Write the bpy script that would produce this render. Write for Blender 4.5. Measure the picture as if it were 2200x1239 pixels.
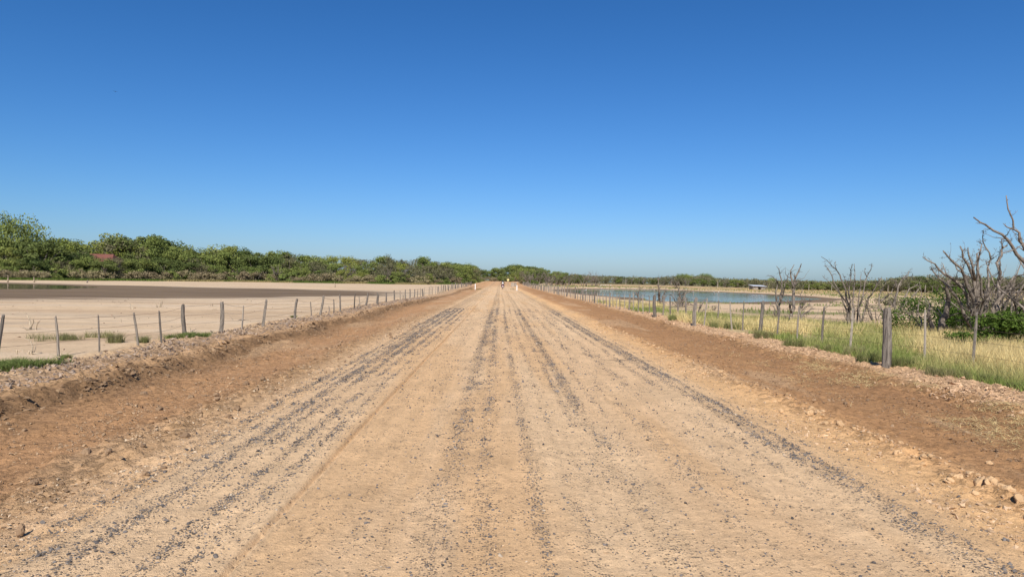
import bpy, math, random
import numpy as np
from mathutils import Vector, Matrix, Euler

for o in list(bpy.data.objects):
    bpy.data.objects.remove(o, do_unlink=True)
scene = bpy.context.scene
C = scene.collection
R = math.radians
rnd = random.Random(7)
rng = np.random.default_rng(11)

# ------------------------------------------------------------------ camera
CAM_H = 1.75
F_PX = 1470.0            # focal length in pixels of the 2200 px wide photograph
cam_d = bpy.data.cameras.new('camera')
cam_d.sensor_width = 36.0
cam_d.lens = F_PX / 2200 * 36
cam_d.clip_start = 0.05
cam_d.clip_end = 9000
cam = bpy.data.objects.new('camera', cam_d)
C.objects.link(cam)
cam_rot = Matrix.Rotation(R(-1.01), 4, 'Z') @ Matrix.Rotation(R(90 - 0.67), 4, 'X') @ Matrix.Rotation(R(1.0), 4, 'Z')
cam.matrix_world = Matrix.Translation((0, 0, CAM_H)) @ cam_rot
scene.camera = cam

# ------------------------------------------------------------------ sky, sun, exposure
SUN_EL = 42.0
SUN_DIR = Vector((-0.12, -1.0, 0)).normalized()        # horizontal direction towards the sun (behind the camera)
world = bpy.data.worlds.new('World')
scene.world = world
world.use_nodes = True
wn = world.node_tree.nodes
wl = world.node_tree.links
wn.clear()
sky = wn.new('ShaderNodeTexSky')
sky.sky_type = 'NISHITA'
sky.sun_disc = False
sky.sun_elevation = R(SUN_EL)
sky.sun_rotation = math.atan2(SUN_DIR.x, SUN_DIR.y)
sky.altitude = 100
sky.air_density = 1.0
sky.dust_density = 0.6
sky.ozone_density = 3.0
# one even tone curve per channel over the whole dome: deeper blue, less yellow
SKY_K = 0.1245
sep = wn.new('ShaderNodeSeparateColor')
com = wn.new('ShaderNodeCombineColor')
wl.new(sky.outputs['Color'], sep.inputs[0])
for ch, (gain, gam) in enumerate(((0.56, 1.58), (0.665, 1.20), (0.94, 1.12))):
    pw = wn.new('ShaderNodeMath'); pw.operation = 'POWER'; pw.inputs[1].default_value = gam
    ml = wn.new('ShaderNodeMath'); ml.operation = 'MULTIPLY'; ml.inputs[1].default_value = gain * SKY_K ** (gam - 1)
    wl.new(sep.outputs[ch], pw.inputs[0]); wl.new(pw.outputs[0], ml.inputs[0]); wl.new(ml.outputs[0], com.inputs[ch])
bg = wn.new('ShaderNodeBackground')
bg.inputs['Strength'].default_value = 0.085
wo = wn.new('ShaderNodeOutputWorld')
wl.new(com.outputs[0], bg.inputs['Color'])
wl.new(bg.outputs['Background'], wo.inputs['Surface'])
sun_d = bpy.data.lights.new('sun', 'SUN')
sun_d.energy = 4.6
sun_d.angle = R(0.53)
sun_d.color = (1.0, 0.94, 0.85)
sun = bpy.data.objects.new('sun', sun_d)
C.objects.link(sun)
tow = Vector((SUN_DIR.x * math.cos(R(SUN_EL)), SUN_DIR.y * math.cos(R(SUN_EL)), math.sin(R(SUN_EL))))
sun.rotation_euler = tow.to_track_quat('Z', 'Y').to_euler()
sun.location = (0, -20, 30)
scene.view_settings.view_transform = 'Standard'
scene.view_settings.look = 'None'
scene.view_settings.exposure = 0.55
scene.view_settings.gamma = 1.0
scene.render.engine = 'CYCLES'

# ------------------------------------------------------------------ helpers
def ray(px, py):
    d = cam_rot.to_3x3() @ Vector(((px - 1100) / F_PX, -(py - 619.5) / F_PX, -1))
    return d
def on_plane(px, py, z=0.0):
    d = ray(px, py)
    t = (z - CAM_H) / d.z
    return Vector((d.x * t, d.y * t, z))
def at_depth(px, py, Y):
    d = ray(px, py)
    t = Y / d.y
    return Vector((d.x * t, Y, CAM_H + d.z * t))
def horizon(px):
    return 602 + (px - 1074) * 0.01745

def smooth(a, b, x):
    t = np.clip((x - a) / (b - a), 0, 1)
    return t * t * (3 - 2 * t)
def _h(ix, iy, s):
    n = (ix.astype(np.int64) * 374761393 + iy.astype(np.int64) * 668265263 + s * 1442695041) & 0xFFFFFFFF
    n = ((n ^ (n >> 13)) * 1274126177) & 0xFFFFFFFF
    n = ((n ^ (n >> 16)) * 2246822519) & 0xFFFFFFFF
    return ((n ^ (n >> 15)) & 0xFFFFFF) / float(0xFFFFFF)
def vn(x, y, s=0):
    ix = np.floor(x); iy = np.floor(y)
    fx = x - ix; fy = y - iy
    fx = fx * fx * (3 - 2 * fx); fy = fy * fy * (3 - 2 * fy)
    a = _h(ix, iy, s); b = _h(ix + 1, iy, s); c = _h(ix, iy + 1, s); d = _h(ix + 1, iy + 1, s)
    return (a + (b - a) * fx) * (1 - fy) + (c + (d - c) * fx) * fy
def fbm(x, y, s=0, o=4):
    r = 0.0; a = 0.5; t = 0
    for k in range(o):
        r = r + a * vn(x * 2 ** k + 17.3 * k, y * 2 ** k - 9.1 * k, s + k)
        t += a; a *= 0.5
    return r / t
def sdpoly(x, y, poly):
    d = np.full(np.shape(x), 1e18)
    inside = np.zeros(np.shape(x), bool)
    n = len(poly)
    for i in range(n):
        ax, ay = poly[i]; bx, by = poly[(i + 1) % n]
        ex, ey = bx - ax, by - ay
        wx, wy = x - ax, y - ay
        t = np.clip((wx * ex + wy * ey) / (ex * ex + ey * ey), 0, 1)
        d = np.minimum(d, (wx - ex * t) ** 2 + (wy - ey * t) ** 2)
        c = ((ay <= y) & (by > y)) | ((by <= y) & (ay > y))
        xi = ax + (y - ay) * ex / (ey if abs(ey) > 1e-9 else 1e-9)
        inside ^= c & (x < xi)
    return np.sqrt(d) * np.where(inside, -1, 1)

def tag(o, label=None, cat=None, group=None, kind=None):
    if label: o['label'] = label
    if cat: o['category'] = cat
    if group: o['group'] = group
    if kind: o['kind'] = kind
    return o
def link(name, me, mat=None, parent=None):
    o = bpy.data.objects.new(name, me)
    C.objects.link(o)
    if mat is not None and me is not None and not me.materials:
        me.materials.append(mat)
    if parent is not None:
        o.parent = parent
    return o
def empty(name, loc, rz=0.0):
    o = bpy.data.objects.new(name, None)
    o.empty_display_size = 0.2
    C.objects.link(o)
    o.location = loc
    o.rotation_euler = (0, 0, rz)
    return o
def mesh_np(name, V, F, col=None, smooth_=False, attrs=None):
    """V (n,3), F (m,k) all faces with k corners"""
    V = np.ascontiguousarray(V, dtype=np.float32); F = np.ascontiguousarray(F, dtype=np.int32)
    me = bpy.data.meshes.new(name)
    k = F.shape[1]
    me.vertices.add(len(V)); me.vertices.foreach_set('co', V.ravel())
    me.loops.add(F.size); me.loops.foreach_set('vertex_index', F.ravel())
    me.polygons.add(len(F))
    me.polygons.foreach_set('loop_start', np.arange(0, F.size, k, dtype=np.int32))
    me.polygons.foreach_set('loop_total', np.full(len(F), k, dtype=np.int32))
    me.polygons.foreach_set('use_smooth', np.full(len(F), smooth_, dtype=bool))
    if col is not None:
        a = me.color_attributes.new('Col', 'FLOAT_COLOR', 'POINT')
        c4 = np.ones((len(V), 4), np.float32); c4[:, :3] = col
        a.data.foreach_set('color', c4.ravel())
    if attrs:
        for nm, arr in attrs.items():
            a = me.attributes.new(nm, 'FLOAT', 'POINT')
            a.data.foreach_set('value', np.ascontiguousarray(arr, dtype=np.float32).ravel())
    me.update(calc_edges=True)
    return me

class MB:
    """small mesh collector for hand built parts"""
    def __init__(s): s.v = []; s.f = []
    def box(s, x0, x1, y0, y1, z0, z1, bev=0.0):
        b = len(s.v); e = bev
        if e <= 0:
            s.v += [(x, y, z) for z in (z0, z1) for y in (y0, y1) for x in (x0, x1)]
            s.f += [tuple(b + i for i in q) for q in ((0,2,3,1),(4,5,7,6),(0,1,5,4),(1,3,7,5),(3,2,6,7),(2,0,4,6))]
        else:
            rings = []
            for z, i in ((z0, e), (z0 + e, 0), (z1 - e, 0), (z1, e)):
                r = []
                for (sx, sy) in ((0,0),(1,0),(1,1),(0,1)):
                    X0, X1, Y0, Y1 = x0 + i, x1 - i, y0 + i, y1 - i
                    cx = X1 if sx else X0; cy = Y1 if sy else Y0
                    dx = -e if sx else e; dy = -e if sy else e
                    pts = [(cx, cy + dy, z), (cx + dx, cy, z)]
                    if (sx + sy) % 2: pts = pts[::-1]
                    r += pts
                rings.append(r)
            s.loft(rings)
        return s
    def loft(s, rings, closed=True, caps=True):
        b = len(s.v); n = len(rings[0])
        for r in rings: s.v += [tuple(p) for p in r]
        for i in range(len(rings) - 1):
            for j in range(n if closed else n - 1):
                k = (j + 1) % n
                s.f.append((b + i*n + j, b + i*n + k, b + (i+1)*n + k, b + (i+1)*n + j))
        if caps:
            s.f.append(tuple(b + j for j in range(n))[::-1])
            s.f.append(tuple(b + (len(rings)-1)*n + j for j in range(n)))
        return s
    def tube(s, pts, rad, sides=6):
        pts = [Vector(p) for p in pts]
        if not hasattr(rad, '__len__'): rad = [rad] * len(pts)
        rings = []
        ref = None
        for i, p in enumerate(pts):
            t = (pts[min(i+1, len(pts)-1)] - pts[max(i-1, 0)])
            if t.length < 1e-9: t = Vector((0,0,1))
            t.normalize()
            if ref is None:
                ref = Vector((1,0,0)) if abs(t.x) < 0.8 else Vector((0,1,0))
            a = (ref - t * ref.dot(t)).normalized(); ref = a
            c = t.cross(a)
            rings.append([p + (a * math.cos(2*math.pi*k/sides) + c * math.sin(2*math.pi*k/sides)) * rad[i] for k in range(sides)])
        return s.loft(rings)
    def sphere(s, c, r, n=8, m=6, sc=(1,1,1)):
        rings = []
        for i in range(m + 1):
            th = math.pi * (0.03 + 0.94 * i / m)
            rings.append([(c[0] + r*sc[0]*math.sin(th)*math.cos(2*math.pi*j/n), c[1] + r*sc[1]*math.sin(th)*math.sin(2*math.pi*j/n), c[2] - r*sc[2]*math.cos(th)) for j in range(n)])
        return s.loft(rings)
    def mesh(s, name, smooth_=False):
        me = bpy.data.meshes.new(name)
        me.from_pydata([tuple(v) for v in s.v], [], s.f)
        me.polygons.foreach_set('use_smooth', [smooth_] * len(me.polygons))
        me.update()
        return me
    def build(s, name, mat, parent=None, smooth_=False):
        return link(name, s.mesh(name, smooth_), mat, parent)

# ------------------------------------------------------------------ materials
def nodes(name):
    m = bpy.data.materials.new(name); m.use_nodes = True
    nt = m.node_tree; nt.nodes.clear()
    out = nt.nodes.new('ShaderNodeOutputMaterial')
    return m, nt, out
def N(nt, t, **kw):
    n = nt.nodes.new(t)
    for k, v in kw.items(): setattr(n, k, v)
    return n
def noise(nt, vec, scale, detail=4, rough=0.55):
    n = N(nt, 'ShaderNodeTexNoise'); n.inputs['Scale'].default_value = scale
    n.inputs['Detail'].default_value = detail; n.inputs['Roughness'].default_value = rough
    if vec is not None: nt.links.new(vec, n.inputs['Vector'])
    return n.outputs['Fac']
def mapr(nt, v, a, b, c, d):
    n = N(nt, 'ShaderNodeMapRange'); n.inputs[1].default_value = a; n.inputs[2].default_value = b
    n.inputs[3].default_value = c; n.inputs[4].default_value = d
    nt.links.new(v, n.inputs[0]); return n.outputs[0]
def math_(nt, op, a, b=None):
    n = N(nt, 'ShaderNodeMath', operation=op)
    for i, v in enumerate((a, b)):
        if v is None: continue
        if isinstance(v, (int, float)): n.inputs[i].default_value = v
        else: nt.links.new(v, n.inputs[i])
    return n.outputs[0]
def mixc(nt, f, a, b, mode='MIX'):
    n = N(nt, 'ShaderNodeMix', data_type='RGBA', blend_type=mode)
    for sock, v in ((n.inputs[0], f), (n.inputs[6], a), (n.inputs[7], b)):
        if isinstance(v, (int, float)): sock.default_value = v
        elif isinstance(v, tuple): sock.default_value = (*v, 1) if len(v) == 3 else v
        else: nt.links.new(v, sock)
    return n.outputs[2]
def scale_c(nt, col, f):
    n = N(nt, 'ShaderNodeVectorMath', operation='SCALE')
    nt.links.new(col, n.inputs[0])
    if isinstance(f, (int, float)): n.inputs['Scale'].default_value = f
    else: nt.links.new(f, n.inputs['Scale'])
    return n.outputs[0]
def coords(nt, sx=1, sy=1, sz=1, kind='Object'):
    tc = N(nt, 'ShaderNodeTexCoord'); mp = N(nt, 'ShaderNodeMapping')
    mp.inputs['Scale'].default_value = (sx, sy, sz)
    nt.links.new(tc.outputs[kind], mp.inputs['Vector'])
    return mp.outputs['Vector']
def bump(nt, h, strength, dist):
    b = N(nt, 'ShaderNodeBump'); b.inputs['Strength'].default_value = strength; b.inputs['Distance'].default_value = dist
    nt.links.new(h, b.inputs['Height']); return b.outputs['Normal']
def bsdf(nt, out, col, rough=0.9, normal=None, spec=0.3, metal=0.0):
    p = N(nt, 'ShaderNodeBsdfPrincipled')
    if isinstance(col, tuple): p.inputs['Base Color'].default_value = (*col, 1)
    else: nt.links.new(col, p.inputs['Base Color'])
    if isinstance(rough, (int, float)): p.inputs['Roughness'].default_value = rough
    else: nt.links.new(rough, p.inputs['Roughness'])
    p.inputs['Specular IOR Level'].default_value = spec
    p.inputs['Metallic'].default_value = metal
    if normal is not None: nt.links.new(normal, p.inputs['Normal'])
    nt.links.new(p.outputs[0], out.inputs[0])
    return p

def mat_ground():
    m, nt, out = nodes('earth')
    col = N(nt, 'ShaderNodeAttribute', attribute_name='Col').outputs['Color']
    grav = N(nt, 'ShaderNodeAttribute', attribute_name='grav').outputs['Fac']
    rough_a = N(nt, 'ShaderNodeAttribute', attribute_name='clod').outputs['Fac']
    mud = N(nt, 'ShaderNodeAttribute', attribute_name='mud').outputs['Fac']
    road = N(nt, 'ShaderNodeAttribute', attribute_name='road').outputs['Fac']
    v = coords(nt)
    n1 = noise(nt, v, 1.3, 6, 0.6)
    n2 = noise(nt, v, 14, 5, 0.65)
    n3 = noise(nt, v, 70, 4, 0.7)
    n4 = noise(nt, v, 190, 2, 0.6)
    st = noise(nt, coords(nt, 7.0, 0.5, 1), 1.0, 7, 0.7)        # streaks along the driving direction
    f = math_(nt, 'MULTIPLY', mapr(nt, n1, 0.25, 0.75, 0.86, 1.14), mapr(nt, n2, 0.25, 0.75, 0.86, 1.14))
    f = math_(nt, 'MULTIPLY', f, mapr(nt, n3, 0.25, 0.75, 0.88, 1.12))
    f = math_(nt, 'MULTIPLY', f, mapr(nt, n4, 0.3, 0.7, 0.86, 1.14))
    c = scale_c(nt, col, f)
    # torn, two-tone crust where the earth was scraped
    t1 = noise(nt, coords(nt, 1.0, 1.6, 1), 3.2, 8, 0.72)
    c = mixc(nt, math_(nt, 'MULTIPLY', mapr(nt, t1, 0.40, 0.60, 0.0, 1.0), math_(nt, 'MINIMUM', math_(nt, 'MULTIPLY', rough_a, 0.9), 0.65)), c, scale_c(nt, c, 1.38))
    sf = math_(nt, 'MULTIPLY', mapr(nt, st, 0.3, 0.7, -0.5, 0.5), road)
    c = mixc(nt, mapr(nt, sf, -0.5, 0.5, 0, 1), scale_c(nt, c, 0.90), scale_c(nt, c, 1.10))
    # loose clods: darker brown flecks
    cl = math_(nt, 'MULTIPLY', mapr(nt, noise(nt, v, 9, 6, 0.75), 0.50, 0.62, 0, 1), rough_a)
    c = mixc(nt, math_(nt, 'MULTIPLY', cl, 0.55), c, (0.14, 0.086, 0.05))
    # fine gravel pressed into the surface
    vo = N(nt, 'ShaderNodeTexVoronoi', feature='F1'); vo.inputs['Scale'].default_value = 55
    vo.inputs['Randomness'].default_value = 1.0
    nt.links.new(v, vo.inputs['Vector'])
    sp = N(nt, 'ShaderNodeSeparateColor'); nt.links.new(vo.outputs['Color'], sp.inputs[0])
    g = math_(nt, 'ADD', grav, mapr(nt, noise(nt, v, 6, 6, 0.7), 0.3, 0.7, -0.40, 0.40))
    g2 = math_(nt, 'MULTIPLY', g, math_(nt, 'GREATER_THAN', grav, 0.02))
    hit = math_(nt, 'LESS_THAN', sp.outputs[0], g2)
    inn = mapr(nt, vo.outputs['Distance'], 0.35, 0.5, 1, 0)
    hit = math_(nt, 'MULTIPLY', hit, inn)
    stc = mixc(nt, sp.outputs[1], (0.080, 0.070, 0.062), (0.20, 0.168, 0.14))
    c = mixc(nt, math_(nt, 'MULTIPLY', hit, 0.80), c, stc)
    # wet mud, noisy edge
    mn = math_(nt, 'ADD', mud, mapr(nt, noise(nt, coords(nt, 0.07, 0.5, 1), 1.0, 7, 0.7), 0.25, 0.75, -0.62, 0.62))
    wet = mapr(nt, mn, 0.30, 0.62, 0, 1)
    mudc = mixc(nt, mapr(nt, noise(nt, coords(nt, 0.05, 0.3, 1), 1.0, 5, 0.6), 0.35, 0.65, 0, 1), (0.128, 0.090, 0.058), (0.20, 0.143, 0.09))
    c = mixc(nt, wet, c, mudc)
    h = math_(nt, 'ADD', math_(nt, 'MULTIPLY', n2, 0.5), math_(nt, 'MULTIPLY', n3, 0.3))
    h = math_(nt, 'ADD', h, math_(nt, 'MULTIPLY', hit, 0.35))
    h = math_(nt, 'ADD', h, math_(nt, 'MULTIPLY', cl, 0.7))
    h = math_(nt, 'ADD', h, math_(nt, 'MULTIPLY', n4, 0.16))
    h = math_(nt, 'ADD', h, math_(nt, 'MULTIPLY', math_(nt, 'MULTIPLY', t1, rough_a), 1.6))
    nr = bump(nt, h, 0.9, 0.045)
    rg = mapr(nt, wet, 0, 1, 0.95, 0.85)
    bsdf(nt, out, c, rg, nr, 0.06)
    return m
def mat_vcol(name, rough=0.9, trans=0.0, var=0.12, scale=8):
    m, nt, out = nodes(name)
    col = N(nt, 'ShaderNodeAttribute', attribute_name='Col').outputs['Color']
    c = scale_c(nt, col, mapr(nt, noise(nt, coords(nt), scale, 3), 0.3, 0.7, 1 - var, 1 + var))
    if trans <= 0:
        bsdf(nt, out, c, rough, None, 0.2)
    else:
        oi = N(nt, 'ShaderNodeObjectInfo')
        c = scale_c(nt, c, mapr(nt, oi.outputs['Random'], 0, 1, 0.82, 1.18))
        d = N(nt, 'ShaderNodeBsdfDiffuse'); t = N(nt, 'ShaderNodeBsdfTranslucent'); mx = N(nt, 'ShaderNodeMixShader')
        nt.links.new(c, d.inputs[0]); nt.links.new(c, t.inputs[0])
        mx.inputs[0].default_value = trans
        nt.links.new(d.outputs[0], mx.inputs[1]); nt.links.new(t.outputs[0], mx.inputs[2])
        nt.links.new(mx.outputs[0], out.inputs[0])
    return m
def mat_leaf(name, a, b, trans=0.18):
    """leaf colour between a and b, by object and by vertex tone"""
    m, nt, out = nodes(name)
    col = N(nt, 'ShaderNodeAttribute', attribute_name='Col')
    sp = N(nt, 'ShaderNodeSeparateColor'); nt.links.new(col.outputs['Color'], sp.inputs[0])
    oi = N(nt, 'ShaderNodeObjectInfo')
    f = math_(nt, 'ADD', math_(nt, 'MULTIPLY', sp.outputs[0], 0.45), math_(nt, 'MULTIPLY', oi.outputs['Random'], 0.6))
    c = mixc(nt, f, a, b)
    c = scale_c(nt, c, mapr(nt, sp.outputs[1], 0, 1, 0.75, 1.25))
    d = N(nt, 'ShaderNodeBsdfDiffuse'); t = N(nt, 'ShaderNodeBsdfTranslucent'); mx = N(nt, 'ShaderNodeMixShader')
    nt.links.new(c, d.inputs[0]); nt.links.new(c, t.inputs[0])
    mx.inputs[0].default_value = trans
    nt.links.new(d.outputs[0], mx.inputs[1]); nt.links.new(t.outputs[0], mx.inputs[2])
    nt.links.new(mx.outputs[0], out.inputs[0])
    return m
def mat_wood(name, a, b, dark, amt=0.5, sc=6):
    m, nt, out = nodes(name)
    v = coords(nt, 1, 1, 0.25)
    n1 = noise(nt, v, sc * 6, 5, 0.65)
    n2 = noise(nt, coords(nt), sc * 0.6, 4, 0.6)
    oi = N(nt, 'ShaderNodeObjectInfo')
    c = mixc(nt, mapr(nt, n1, 0.3, 0.7, 0, 1), a, b)
    c = mixc(nt, math_(nt, 'MULTIPLY', mapr(nt, n2, 0.5, 0.62, 0, 1), amt), c, dark)
    c = scale_c(nt, c, mapr(nt, oi.outputs['Random'], 0, 1, 0.8, 1.2))
    bsdf(nt, out, c, 0.9, bump(nt, n1, 0.6, 0.01), 0.15)
    return m
def mat_plain(name, col, rough=0.6, metal=0.0, var=0.1, sc=12):
    m, nt, out = nodes(name)
    n1 = noise(nt, coords(nt), sc, 4)
    c = N(nt, 'ShaderNodeRGB'); c.outputs[0].default_value = (*col, 1)
    bsdf(nt, out, scale_c(nt, c.outputs[0], mapr(nt, n1, 0.3, 0.7, 1 - var, 1 + var)), rough, None, 0.4, metal)
    return m
def mat_stone(name, a, b, sc=25):
    m, nt, out = nodes(name)
    v = coords(nt)
    oi = N(nt, 'ShaderNodeObjectInfo')
    n1 = noise(nt, v, sc, 4, 0.65)
    f = math_(nt, 'ADD', math_(nt, 'MULTIPLY', n1, 0.6), math_(nt, 'MULTIPLY', oi.outputs['Random'], 0.4))
    bsdf(nt, out, mixc(nt, mapr(nt, f, 0.25, 0.75, 0, 1), a, b), 0.9, bump(nt, n1, 0.5, 0.01), 0.2)
    return m
def mat_water():
    m, nt, out = nodes('pond_water')
    w = noise(nt, coords(nt, 1.2, 0.5, 1), 1.0, 3, 0.5)
    w2 = noise(nt, coords(nt, 0.05, 0.03, 1), 1.0, 2)
    st = N(nt, 'ShaderNodeBump'); st.inputs['Distance'].default_value = 0.05
    nt.links.new(mapr(nt, w2, 0.42, 0.58, 0.25, 0.8), st.inputs['Strength'])
    nt.links.new(w, st.inputs['Height'])
    p = bsdf(nt, out, (0.020, 0.026, 0.030), 0.05, st.outputs['Normal'], 0.22)
    p.inputs['IOR'].default_value = 1.33
    return m
M = dict(
    earth=mat_ground(), grass=mat_vcol('grass_blades', 0.9, 0.3, 0.1), chips=mat_vcol('earth_chips', 0.95, 0, 0.25, 30),
    leaf_green=mat_leaf('leaf_green', (0.100, 0.142, 0.040), (0.245, 0.268, 0.080)),
    leaf_dark=mat_leaf('leaf_dark', (0.072, 0.102, 0.034), (0.165, 0.190, 0.062)),
    leaf_lime=mat_leaf('leaf_lime', (0.150, 0.185, 0.038), (0.275, 0.280, 0.076)),
    leaf_olive=mat_leaf('leaf_olive', (0.11, 0.115, 0.058), (0.185, 0.170, 0.095)),
    leaf_tan=mat_leaf('leaf_tan', (0.20, 0.155, 0.10), (0.30, 0.255, 0.14)),
    leaf_bush=mat_leaf('leaf_bush', (0.055, 0.105, 0.018), (0.13, 0.175, 0.04), 0.35),
    bark=mat_wood('bark', (0.11, 0.09, 0.075), (0.24, 0.20, 0.165), (0.04, 0.032, 0.028)),
    dead=mat_wood('dead_wood', (0.085, 0.067, 0.053), (0.285, 0.24, 0.195), (0.02, 0.016, 0.014), 0.85, 4),
    deadpale=mat_wood('bleached_wood', (0.27, 0.215, 0.155), (0.46, 0.375, 0.265), (0.07, 0.055, 0.042), 0.6, 6),
    post=mat_wood('post_wood', (0.085, 0.072, 0.060), (0.30, 0.26, 0.215), (0.03, 0.025, 0.022), 0.7, 5),
    postpale=mat_wood('pale_post_wood', (0.17, 0.145, 0.115), (0.40, 0.345, 0.28), (0.07, 0.058, 0.048), 0.5, 5),
    wire=mat_plain('rusty_wire', (0.12, 0.085, 0.065), 0.7, 0.3),
    stone=mat_stone('grey_stone', (0.08, 0.072, 0.068), (0.21, 0.185, 0.165)),
    clod=mat_stone('dry_mud', (0.38, 0.245, 0.130), (0.52, 0.345, 0.19), 14),
    clodbrown=mat_stone('brown_mud', (0.17, 0.11, 0.065), (0.30, 0.20, 0.12), 14),
    white=mat_plain('white_paint', (0.66, 0.65, 0.62), 0.5, 0, 0.05),
    water=mat_water(),
)

# ------------------------------------------------------------------ the lie of the land
WATER_Z = -0.29
MUD_L = [(-170, 38), (-60, 44), (-36, 50), (-24, 60), (-17.5, 70), (-13.8, 96), (-22, 105), (-44, 111), (-84, 121), (-170, 140)]
POND_L = [(-170, 74), (-58, 77), (-53, 87), (-57, 102), (-72, 114), (-92, 121), (-170, 136)]
POND_R = [(13, 128), (15, 98), (19.5, 77), (27, 75), (40, 88), (52, 106), (55, 130), (57, 158), (46, 206), (30, 200), (20, 180)]
PX_ = np.array([-2500, -60, -14, -9.6, -8.6, -7.6, -6.75, -6.5, -6.32, -5.2, -4.2, -3.4, -2.9, -2.5, -1.8, 0.2, 1.8, 2.9, 3.3, 3.9, 4.25, 4.45, 4.8, 6.0, 7.1, 7.4, 8.5, 9.6, 60, 2500])
PZ_ = np.array([0.1, -0.10, -0.06, -0.04, 0.00, 0.03, 0.035, 0.015, -0.12, -0.15, -0.11, -0.07, -0.035, -0.015, -0.02, 0.03, -0.005, -0.03, -0.03, -0.075, -0.07, -0.05, -0.12, -0.14, -0.12, -0.02, 0.01, -0.04, -0.12, 0.1])

def land(x, y, full=False):
    x = np.asarray(x, float); y = np.asarray(y, float)
    out = smooth(3.6, 6.0, np.abs(x - 0.2))
    xe = x + out * ((fbm(x * 0.0 + 3, y * 0.45, 5, 4) - 0.5) * 0.8 + (fbm(x * 0.0 + 5 + (x > 0) * 9, y * 0.07, 7, 3) - 0.5) * 0.9) + out * (fbm(x * 2.0, y * 2.0, 9, 3) - 0.5) * 0.25
    xe = xe + (1 - out) * (fbm(x * 0 + 8, y * 0.12, 6, 3) - 0.5) * 0.35 * smooth(1.2, 3.0, np.abs(x - 0.2))
    z = np.interp(xe, PX_, PZ_)
    far = 1.1 * smooth(140, 420, y) * (1 - smooth(60, 160, np.abs(x)))
    z = z + far
    # road: ruts and the single tyre groove
    onroad = 1 - smooth(2.8, 3.6, np.abs(x - 0.2))
    z = z + onroad * 0.012 * np.sin(x * 4.1 + 0.6) + onroad * (fbm(x * 5, y * 0.8, 21, 4) - 0.5) * 0.03
    gx = x + 1.57 + 0.03 * np.sin(y * 0.15)
    z = z - onroad * 0.034 * np.exp(-(gx / 0.024) ** 2) + onroad * 0.010 * np.exp(-((np.abs(gx) - 0.055) / 0.02) ** 2)
    # rough zones
    clod = np.interp(xe, [-9.5, -8.6, -8.0, -6.9, -6.5, -6.2, -5.6, -4.6, -4.0, -3.4, -2.9, 3.3, 4.0, 4.35, 4.6, 5.2, 6.6, 7.2, 8.4, 8.9], [0.05, 0.55, 0.9, 0.7, 0.8, 0.6, 0.45, 0.4, 0.75, 0.45, 0.12, 0.1, 0.25, 0.7, 0.5, 0.35, 0.4, 0.6, 0.7, 0.2])
    near = 1 - smooth(40, 90, np.hypot(x, y)) * 0.6
    r1 = fbm(x * 1.6, y * 1.6, 31, 5) - 0.5
    r2 = np.abs(fbm(x * 5.5, y * 5.5, 41, 4) - 0.5)
    r3 = np.clip(fbm(x * 9, y * 9, 47, 3) - 0.52, 0, 1)
    r4 = np.clip(fbm(x * 17, y * 17, 49, 2) - 0.5, 0, 1)
    z = z + clod * near * (r1 * 0.10 + (0.16 - r2) * 0.20 + r3 * 0.32 + r4 * 0.10)
    z = z + (1 - onroad) * (fbm(x * 0.15, y * 0.15, 51, 4) - 0.5) * 0.10 * smooth(5, 25, np.abs(x))
    # ponds
    sm = sdpoly(x, y, MUD_L) + (fbm(x * 0.06, y * 0.10, 61, 4) - 0.5) * 10
    sl = sdpoly(x, y, POND_L) + (fbm(x * 0.08, y * 0.15, 63, 4) - 0.5) * 5
    sr = sdpoly(x, y, POND_R) + (fbm(x * 0.07, y * 0.10, 67, 4) - 0.5) * 7
    t = 1 - smooth(-2, 24, sm)
    z = z * (1 - t) + (-0.245 - 0.01 * (fbm(x * 0.3, y * 0.6, 69, 3) - 0.5)) * t
    z = z - 0.14 * smooth(1.5, -6, sl)
    t = (1 - smooth(-1, 14, sr)) * smooth(9.5, 14, x)
    z = z * (1 - t) + (-0.265) * t
    z = z - 0.16 * smooth(1.0, -5, sr) * smooth(9.5, 13, x)
    if not full:
        return z
    return z, xe, clod, onroad, sm, sl, sr
def hz(x, y):
    return float(land(np.array([x]), np.array([y]))[0])

xs_in = np.unique(np.concatenate([np.arange(-9.5, 9.5001, 0.045), np.arange(-1.80, -1.32, 0.012)]).round(4))
d = [0.0]; st = 0.06
while d[-1] < 2600:
    d.append(d[-1] + st); st = min(st * 1.04, 1.5) if d[-1] < 90 else st * 1.06
outer = np.array(d[1:])
xs = np.concatenate([(-9.5 - outer)[::-1], xs_in, 9.5 + outer])
ys = [-40, -25, -15, -10, -7, -5, -3.5, -2.5, -1.5, -0.7, 0, 0.6, 1.1, 1.5, 1.8, 2.1, 2.35, 2.6]
dy = 0.026
while ys[-1] < 320:
    ys.append(ys[-1] + dy); dy = min(dy * 1.0125, 1.5)
while ys[-1] < 5000:
    ys.append(ys[-1] + dy); dy *= 1.14
ys = np.array(ys)
X, Y = np.meshgrid(xs, ys)
Z, XE, CLOD, ONR, SM, SL, SR = land(X, Y, True)

def lerpc(c0, c1, t):
    return c0 + (np.array(c1) - c0) * t[..., None]
SAND = (0.525, 0.385, 0.245)
base = np.zeros(X.shape + (3,)) + np.array(SAND)
pn = fbm(X * 0.12, Y * 0.25, 71, 5)
base = lerpc(base, (0.415, 0.295, 0.185), smooth(0.5, 0.65, pn) * 0.7)
st_ = smooth(0.50, 0.64, fbm(X * 0.045, Y * 0.45, 73, 5)) * (X < -9)
base = lerpc(base, (0.40, 0.315, 0.225), st_ * 0.55)
base = lerpc(base, (0.56, 0.435, 0.30), smooth(0.55, 0.66, fbm(X * 0.05, Y * 0.5, 75, 5)) * (X < -9) * 0.6)
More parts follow.
